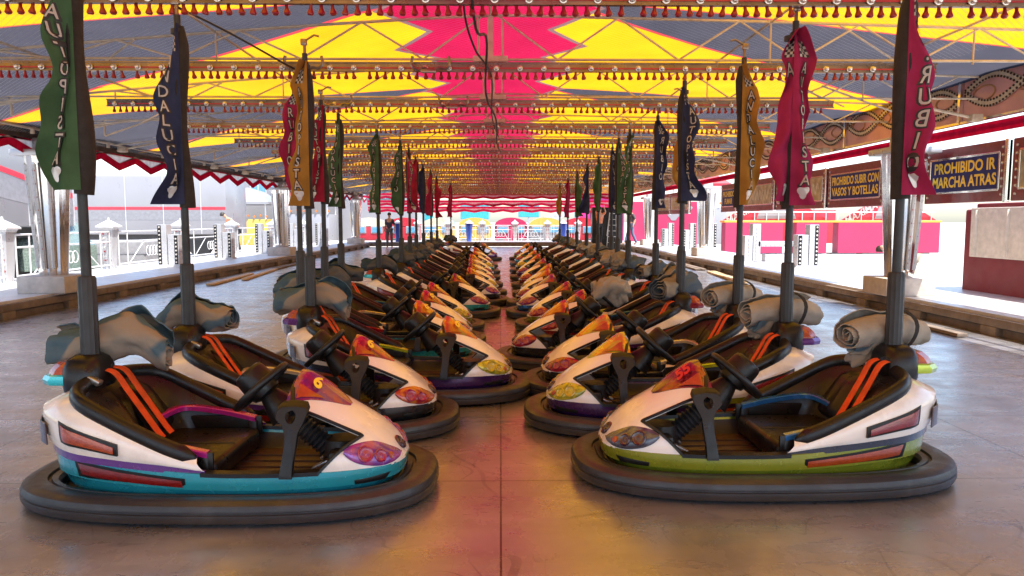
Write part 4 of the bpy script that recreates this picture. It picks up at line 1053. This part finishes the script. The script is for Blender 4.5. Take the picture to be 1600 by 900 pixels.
# ------------------------------------------------------------------ people
def skin_mesh(name,verts,edges,rad,m,parent,sub=2):
    me=bpy.data.meshes.new(name); me.from_pydata(verts,edges,[]); o=bpy.data.objects.new(name,me); C.objects.link(o)
    o.modifiers.new('s','SKIN')
    for i,r_ in enumerate(rad): me.skin_vertices[0].data[i].radius=(r_,r_*.85) if not isinstance(r_,tuple) else r_
    me.skin_vertices[0].data[0].use_root=True
    s_=o.modifiers.new('u','SUBSURF'); s_.levels=sub; s_.render_levels=sub
    dg=bpy.context.evaluated_depsgraph_get(); nm=bpy.data.meshes.new_from_object(o.evaluated_get(dg)); nm.materials.clear(); nm.materials.append(m); nm.shade_smooth()
    o.modifiers.clear(); o.data=nm; o.name=name
    if parent: o.parent=parent
    return o
def person(loc,rz,label,shirt,trousers,lean=0,arms=((.22,-.1,1.15),(.25,.02,.9),(-.22,-.1,1.15),(-.25,.02,.9)),stride=.12,sc=1,bend=0):
    root=empty('person',loc,rz,label,'person'); root.scale=(sc,sc,sc)
    T=lambda p:(p[0],p[1]*math.cos(bend)+(p[2]-.95)*math.sin(bend), .95+(p[2]-.95)*math.cos(bend)-p[1]*math.sin(bend)) if (p[2]>.95 or abs(p[0])>.19) else p
    V=[(0,0,.95),(0,0,1.15),(0,0,1.38),(0,.01,1.48),(0,.01,1.53),(0,.03,1.62),(0,.02,1.73),
       (.09,0,.90),(.10,.02+stride*.4,.50),(.10,stride,.08),(.11,stride+.14,.03),
       (-.09,0,.90),(-.10,.02-stride*.2,.50),(-.10,-stride,.08),(-.11,-stride+.14,.03),
       (.17,0,1.40),arms[0],arms[1],(arms[1][0],arms[1][1]+.02,arms[1][2]-.10 if arms[1][2]<1.3 else arms[1][2]+.1),
       (-.17,0,1.40),arms[2],arms[3],(arms[3][0],arms[3][1]+.02,arms[3][2]-.10 if arms[3][2]<1.3 else arms[3][2]+.1)]
    V=[T(v) for v in V]
    E=[(0,1),(1,2),(2,3),(3,4),(4,5),(5,6),(0,7),(7,8),(8,9),(9,10),(0,11),(11,12),(12,13),(13,14),(2,15),(15,16),(16,17),(17,18),(2,19),(19,20),(20,21),(21,22)]
    rad=[.12,.12,.13,.055,.05,.085,.06,.085,.06,.04,.035,.085,.06,.04,.035,.055,.045,.032,.03,.055,.045,.032,.03]
    skin_mesh('body',V,E,rad,MT['skin'],root)
    skin_mesh('shirt',[V[i] for i in (1,0,2,15,16,19,20)]+[(V[2][0],V[2][1],V[2][2]+.05)],[(0,1),(0,2),(2,3),(3,4),(2,5),(5,6),(2,7)],[.14,.135,.15,.07,.062,.07,.062,.09],shirt,root)
    skin_mesh('trousers',[V[i] for i in (0,7,8,9,11,12,13)],[(0,1),(1,2),(2,3),(0,4),(4,5),(5,6)],[.135,.10,.075,.06,.10,.075,.06],trousers,root)
    h=V[6]; hh=MB(); hh.lathe([(0,.085),(.05,.075),(.085,.03),(.092,-.02),(.085,-.06)],c=(h[0],h[1]-.015,h[2]-.05),n=16); hh.build('hair',MT['hair'],root)
    return root
cl=lambda n,c: mat(n,c,.8,var=.15,bump=.2)
person((4.62,34.5,.25),R(200),'man in orange shirt and black trousers reaching up at the far right of the cars',cl('orange_shirt',(.6,.2,.1)),cl('black_trousers',(.02,.02,.025)),arms=((.24,.12,1.55),(.12,.2,1.78),(-.24,.12,1.5),(-.1,.2,1.75)))
person((6.1,34.6,.25),R(110),'man in dark shirt and blue jeans striding by the far right column',cl('dark_shirt',(.06,.05,.06)),cl('blue_jeans',(.08,.12,.22)),stride=.25)
person((-5.4,36.2,.25-.25),R(170),'man in dark top standing at the far left end of the floor',cl('navy_top',(.03,.03,.06)),cl('grey_trousers',(.08,.08,.09)),stride=.06)
person((-9.7,27.5,.1),R(100),'bald person in brown shirt bending beyond the left railing',cl('brown_shirt',(.35,.12,.06)),cl('dark_trousers',(.03,.03,.04)),bend=.7,arms=((.2,.25,1.2),(.16,.4,1.1),(-.2,.25,1.2),(-.16,.4,1.1)))
person((7.62,13.6,-.12),R(25),'person in olive grey clothes bending down behind the nearest right column',cl('olive_top',(.22,.2,.15)),cl('khaki_trousers',(.25,.22,.17)),bend=1.35,sc=.88,arms=((.2,.25,1.3),(.16,.5,1.25),(-.2,.25,1.3),(-.16,.5,1.25)))
# black flight case tower with ladder
root=empty('equipment_cabinet',(5.25,36.6,0),0,'black equipment cabinet standing at the far right end of the floor','cabinet')
mb=MB(); mb.box((0,0,1.0),(1.5,.6,2.0),.02); mb.build('casing',MT['black'],root)
mb=MB()
for z in (.5,1.0,1.5): mb.box((0,-.305,z),(1.46,.01,.02))
mb.build('shelf_edges',MT['mast'],root,smooth=0)
root=empty('step_ladder',(5.45,36.0,0),0,'open aluminium step ladder in front of the black cabinet','ladder')
mb=MB()
for s in (-1,1): mb.tube([(s*.28,0,0),(s*.14,.0,1.9)],.02,6); mb.tube([(s*.28,.45,0),(s*.14,.02,1.9)],.016,6)
mb.build('rails',MT['steel'],root); mb=MB()
for k in range(6): mb.box((0,-.0,.3+k*.28),(.5-.04*k,.06,.025))
mb.build('rungs',MT['steel'],root,smooth=0)
# ------------------------------------------------------------------ vehicles and rides outside
MT['vanwhite']=mat('white_trailer_paint',(.23,.23,.25),.35,var=.04,nscale=1,coat=.3)
MT['stripered']=mat('red_stripe',(.55,.03,.05),.4); MT['stripegrey']=mat('grey_stripe',(.20,.20,.22),.4)
MT['dark']=mat('underbody_dark',(.05,.05,.055),.7)
def trailer(loc,rz,L,H,zb,label,sl=0,W=2.4,zs=None,x0=.02):
    root=empty('trailer',loc,rz,label,'trailer','white showman trailers on the left')
    MB().box((L/2,W/2,zb+H/2),(L,W,H),.05).build('body',MT['vanwhite'],root,smooth=30)
    P=lambda x,z:(x,-.006,z)
    for n,m_,z,t in (('red_stripe','stripered',zs or zb+H*.42,.12),('grey_stripe','stripegrey',(zs or zb+H*.42)-.40,.34)):
        mb=MB(); mb.add([P(x0,z+sl-(.25 if x0>1 and t>.2 else 0)),P(L-.02,z),P(L-.02,z+t),P(x0,z+t+sl)],[(0,1,2,3)]); mb.build(n,MT[m_],root,smooth=0)
    mb=MB()
    for k in range(1,int(L/1.5)+1): mb.box((k*1.5,-.008,zb+H/2),(.02,.012,H-.05))
    mb.build('panel_seam',MT['galv'],root,smooth=0)
    MB().box((L/2,.4,zb-.12),(L-.3,.1,.24)).build('underframe',MT['dark'],root,smooth=0)
    for x in (L*.2,L*.28,L*.85):
        MB().lathe([(0,.12),(.3,.12),(.48,.10),(.5,.05),(.5,-.12),(.3,-.14),(0,-.14)],c=(x,.5,.5-.0),n=24,rot=FR).build('wheel',MT['rubber'],root)
    return root
trailer((-19.5,30,-.12),0,8.5,2.35,.92,'white trailer with straight red and grey stripes behind the left railing')
trailer((-11.0,9.0,-.12),R(85),9.0,3.1,1.33,'nearer white trailer with slanting red and grey stripes at the left edge',sl=.85,zs=2.0,x0=5.2)
root=empty('grey_green_car',(-11.6,18.2,-.12),R(-35),'grey green hatchback parked under the nearer white trailer at the left','car')
mb=MB(); prof=[(-1.9,.35),(-1.95,.8),(-1.6,.95),(-.9,1.0),(-.3,1.42),(.9,1.45),(1.6,1.0),(1.85,.9),(1.9,.35)]
mb.prism(prof,lambda p,s_:(p[0],-.8+1.6*s_,p[1])); mb.build('body',mat('grey_green_paint',(.16,.22,.2),.25,metal=.4,coat=.8),root,smooth=30)
mb=MB()
for s_ in (-.81,.81): mb.prism([(-.75,1.02),(-.25,1.36),(.85,1.38),(1.35,1.02)],lambda p,q:(p[0],s_+.004*q,p[1]))
mb.build('window',MT['glass'],root,smooth=0)
mb=MB(); mb.add([(-.93,-.7,1.03),(-.93,.7,1.03),(-.36,.62,1.41),(-.36,-.62,1.41)],[(0,1,2,3)]); mb.build('windscreen',MT['glass'],root,smooth=0)
for x in (-1.2,1.2):
    for s_ in (-.8,.8): MB().lathe([(0,.1),(.28,.1),(.3,.05),(.3,-.1),(0,-.1)],c=(x,s_,.3),n=20,rot=FR).build('wheel',MT['rubber'],root)
# grey crates / tarped load by the rail
for i,(x,y,w_,h_) in enumerate(((-11.5,22,2.6,.9),(-14.5,24,3.2,.8))):
    ob=MB().box((0,0,h_/2),(w_,1.2,h_),.06,seg=3).build('tarped_crate',mat('grey_tarp',(.2,.2,.21),.7,bump=.4,bscale=6)); ob.location=(x,y,-.12)
    MB().box((0,0,h_*.6),(w_+.02,1.22,.04)).build('lashing_strap',MT['stripegrey'],ob)
    tag(ob,['grey tarped crate behind the left railing','wider grey tarped crate further left behind the railing'][i],'crate','tarped crates')
# glass fronted building far left
root=empty('glazed_building',(-17,48,-.12),0,'pale building with tall blue glass windows beyond the trailers on the left','building')
MB().box((5,3,3.3),(13,6,6.6),.05).build('wall',MT['vanwhite'],root,smooth=0)
mb_g=mat('blue_glass',(.08,.25,.42),.08,var=.2,coat=1)
for k in range(7):
    w=MB().box((1.5+k*1.35,-.02,4.2),(1.0,.05,2.6)).build('window',mb_g,root,smooth=0)
    mb=MB(); 
    for q in (-.5,0,.5): mb.box((1.5+k*1.35+q,-.06,4.2),(.05,.04,2.6))
    mb.build('frame',MT['galv'],w,smooth=0)
MB().box((5,3,6.7),(13.4,6.4,.2)).build('roof',MT['stone'],root,smooth=0)
# carousel kiosks on left background (yellow ride)
def hutch(loc,w,h,col,roofc,label,cat='kiosk',name='kiosk',grp=None,rz=0):
    root=empty(name,loc,rz,label,cat,grp)
    MB().box((0,0,h*.3),(w,w*.8,h*.6),.03).build('counter',col,root)
    for sx in (-1,1):
        for sy in (-1,1): MB().tube([(sx*w*.46,sy*w*.36,h*.55),(sx*w*.46,sy*w*.36,h)],.05,6).build('post',MT['galv'],root)
    rows=[[(r_*w*.62*math.cos(PI/4+j*PI/2)*1.2,r_*w*.62*math.sin(PI/4+j*PI/2),z) for j in range(4)] for r_,z in ((1.05,h-.15),(1.05,h),(.5,h+w*.22),(.02,h+w*.3))]
    MB().grid(rows,closeu=True).build('roof',roofc,root,smooth=0)
    mb=MB()
    for k in range(9): mb.lathe([(0,.08),(.06,.04),(.07,0),(.03,-.06),(0,-.07)],c=(-w*.5+w*k/8,-w*.42,h*.66+.06*(k%2)),n=8)
    tag(mb.build('prizes',PC['orange'],root),kind='stuff')
    return root
YL=mat('yellow_booth_paint',(.5,.33,.07),.4); RD=mat('red_booth_paint',(.36,.015,.03),.4); PK=mat('pink_booth_paint',(.36,.018,.075),.45,var=.08,nscale=.6); CY=mat('cyan_ride_paint',(.03,.3,.36),.4); WH=MT['vanwhite']
hutch((-15.5,46,-.12),3,2.6,YL,WH,'yellow prize kiosk with white roof beyond the end of the striped trailer',grp='kiosks of the fair')
hutch((-11.8,46,-.12),3,3.1,WH,RD,'white kiosk with red roof right of the yellow kiosk on the left',grp='kiosks of the fair')
hutch((-9.4,52,-.12),2.6,2.9,YL,YL,'all yellow kiosk far left behind the second chrome column',grp='kiosks of the fair')
# pink ride wall on the right
root=empty('ride_booth',(9.8,32.5,-.12),R(3),'long pink and red ride front with pointed red gables behind the right walkway','ride front')
for i,(a,b) in enumerate(((0,2.6),(3.2,4.6),(5.1,9.8))):
    MB().box(((a+b)/2,0,.72),(b-a,.5,1.35),.02).build('skirt',PK,root,smooth=0)
MB().box((4.9,.02,1.44),(9.9,.55,.09),.01).build('orange_rail',mat('orange_rail',(.85,.3,.04),.4),root,smooth=0)
for i,(a,b) in enumerate(((.0,4.8),(5.4,9.8))):
    mb=MB(); mb.prism([(a,1.50),(b,1.50),(b-1.3,2.25),((a+b)/2,2.35),(a+1.3,2.25)],lambda p,q:(p[0],.05+.1*q,p[1])); g=mb.build('gable',RD,root,smooth=0)
    mb=MB(); mb.prism([(a+1.5,1.56),(b-1.5,1.56),(b-1.7,2.1),(a+1.7,2.1)],lambda p,q:(p[0],.03+.02*q,p[1])); mb.build('white_panel',WH,g,smooth=0)
    vs,fs=text_mesh('MAXIMA',.42,.01,shear=.2); mb=MB(); ca,sa=math.cos(.48),math.sin(.48)
    off=(a+.85,1.80)
    mb.add([(off[0]+v.x*ca-v.y*sa,.015,off[1]+v.x*sa+v.y*ca) for v in vs],fs)
    mb.build('lettering',MT['wlet'],g,smooth=0,recalc=False)
mb=MB()
for k in range(18): mb.tube([(.3+k*.54,-.05,1.5),(.3+k*.54,-.05,1.85)],.02,5)
mb.tube([(.1,-.05,1.85),(9.6,-.05,1.85)],.025,6); mb.build('handrail',MT['galv'],root)
for k in range(7): MB().box((.8+k*1.4,0,-.0+.03),(.3,.5,.06)).build('foot',MT['dark'],root,smooth=0)
# pink panel ride left of it
root=empty('ride_backdrop',(7.6,40,-.12),0,'tall bright pink ride panel with white shapes seen between the right columns','ride backdrop')
MB().box((1.2,0,1.25),(3.6,.4,2.5),.02).build('board',PK,root,smooth=0)
mb=MB()
for c in ((.6,1.9),(1.7,1.7),(2.4,2.1)): mb.prism([(c[0]+.28*math.cos(a)*(1+.3*math.sin(3*a)),c[1]+.22*math.sin(a)) for a in [2*PI*q/16 for q in range(16)]],lambda p,q:(p[0],-.21-.01*q,p[1]))
mb.build('white_shape',WH,root,smooth=0)
# red truck with cream panel
root=empty('red_truck',(8.05,12.0,-.12),R(-90),'dark red truck body with cream side panel at the right edge','truck')
RT=mat('dark_red_truck_paint',(.17,.007,.014),.5,var=.08,nscale=2)
MB().box((2.0,.7,.90),(3.6,2.6,1.5),.03).build('lower_body',RT,root,smooth=0)
MB().box((2.1,.7,1.69),(3.4,2.5,.1),.02).build('roof_edge',RT,root,smooth=0)
mb=MB(); mb.box((2.05,-.64,1.29),(3.2,.05,.76),.01); pn=mb.build('cream_panel',mat('cream_panel_paint',(.62,.56,.48),.45),root,smooth=0)
for k in range(5): MB().box((.6+k*.72,-.68,1.29),(.045,.05,.70)).build('rib',pn.data.materials[0],pn,smooth=0)
MB().box((.12,.2,.8),(.16,.6,1.2),.02).build('ladder_post',RT,root,smooth=0)
for x in (.9,3.0): MB().lathe([(0,.12),(.3,.12),(.40,.08),(.40,-.12),(0,-.12)],c=(x,1.6,.40),n=24,rot=FR).build('wheel',MT['rubber'],root)
# far end: little train carriages
def carriage(x,y,col,roofc,label,w=1.9):
    root=empty('ride_carriage',(x,y,-.12),0,label,'ride carriage','small ride carriages beyond the far end')
    mb=MB(); mb.box((0,0,.75),(w,1.1,.95),.16,seg=4); mb.build('body',col,root,smooth=50)
    prof=[(w*.5*math.cos(a),1.16+.5*math.sin(a)) for a in [PI*q/12 for q in range(13)]]
    mb=MB(); mb.prism(prof,lambda p,q:(p[0]*1.02,-.56+1.12*q,p[1])); mb.build('roof',roofc,root,smooth=30)
    for sx in (-.25,.25):
        f=MB().box((sx*w,-.565,.95),(w*.36,.05,.42),.03).build('window',WH,root,smooth=0); MB().box((sx*w,-.6,.95),(w*.26,.02,.3),.01).build('pane',mb_g,f,smooth=0)
    for sx in (-.3,.3): MB().lathe([(0,.08),(.2,.08),(.24,.04),(.24,-.08),(0,-.08)],c=(sx*w,-.5,.24),n=16,rot=FR).build('wheel',MT['dark'],root)
for i,(x,c,r_,lab) in enumerate(((-5.6,RD,RD,'red ride carriage at the far left end'),(-3.6,YL,PC['cream'],'yellow ride carriage with cream roof left of the aisle'),(-1.5,YL,YL,'all yellow ride carriage just left of the aisle end'),(.6,PK,PK,'pink ride carriage at the end of the aisle'),(2.6,WH,YL,'white ride carriage with yellow roof right of the aisle'),(4.6,RD,RD,'red ride carriage right of the aisle end'),(-7.6,RD,PC['cream'],'red ride carriage with cream roof farthest left'))):
    carriage(x,43.5+.3*math.sin(i),c,r_,lab)
# cyan ride far behind
root=empty('cyan_ride',(-2,58,-.12),0,'cyan painted ride frame with sloping white ramp beyond the carriages','ride')
for x,w,z,h_ in ((0,2.2,2.2,1.2),(4.2,1.6,2.4,1.3),(-4.5,2.5,1.9,.8),(8.5,1.4,2.1,1.0)):
    MB().box((x,0,z),(w,.5,h_),.04).build('cyan_panel',CY,root,smooth=0); MB().tube([(x,0,0),(x,0,z)],.08,8).build('support',MT['galv'],root)
mb=MB(); mb.prism([(3.5,.9),(11,4.2),(11,3.6),(4.4,.7)],lambda p,q:(p[0],-.8+.4*q,p[1])); mb.build('ramp',MT['silver'],root,smooth=0)
# magenta booth front right of the far end
root=empty('magenta_booth',(5.0,44.5,-.12),0,'magenta ticket booth behind the far right cars','booth')
MB().box((1.0,0,1.5),(2.6,1.6,3.0),.03).build('wall',mat('magenta_booth_paint',(.5,.03,.22),.45),root,smooth=0); MB().box((1.0,-.82,1.9),(1.4,.04,.8)).build('window',MT['glass'],root,smooth=0); MB().box((1.0,0,3.06),(2.9,1.9,.12)).build('roof',WH,root,smooth=0)
# tall thin ride parts / trees of lights beyond right
hutch((20,50,-.12),4,3.6,RD,WH,'red kiosk with white roof beyond the pink ride front',grp='kiosks of the fair')
hutch((12.5,48,-.12),3.5,3.8,WH,RD,'white kiosk with red roof beyond the pink ride front',grp='kiosks of the fair')
# ------------------------------------------------------------------ world, sun, camera
w=bpy.data.worlds.new('World'); S.world=w; w.use_nodes=True; nt=w.node_tree; bg=nt.nodes['Background']
sky=nt.nodes.new('ShaderNodeTexSky'); sky.sky_type='NISHITA'; sky.sun_disc=False
EL,AZ=66,138    # azimuth of the sun measured clockwise from +Y (north)
sky.sun_elevation=R(EL); sky.sun_rotation=R(AZ); sky.air_density=1.0; sky.dust_density=1.5
nt.links.new(sky.outputs[0],bg.inputs[0]); bg.inputs[1].default_value=.15
sd=bpy.data.lights.new('sun','SUN'); sd.energy=4.5; sd.angle=R(.5); sd.color=(1,.95,.87)
so=bpy.data.objects.new('sun',sd); C.objects.link(so)
dirv=Vector((math.sin(R(AZ))*math.cos(R(EL)),math.cos(R(AZ))*math.cos(R(EL)),math.sin(R(EL))))
so.rotation_euler=dirv.to_track_quat('Z','Y').to_euler(); so.location=(0,0,20)
cd=bpy.data.cameras.new('camera'); co=bpy.data.objects.new('camera',cd); C.objects.link(co)
cd.sensor_width=36; cd.lens=26; cd.clip_end=2000; cd.clip_start=.05
co.location=(0,0,1.35); co.rotation_euler=(R(90-5.19),0,R(-.89))
S.camera=co
S.view_settings.view_transform='Standard'; S.view_settings.look='None'; S.view_settings.exposure=1.6; S.view_settings.gamma=1
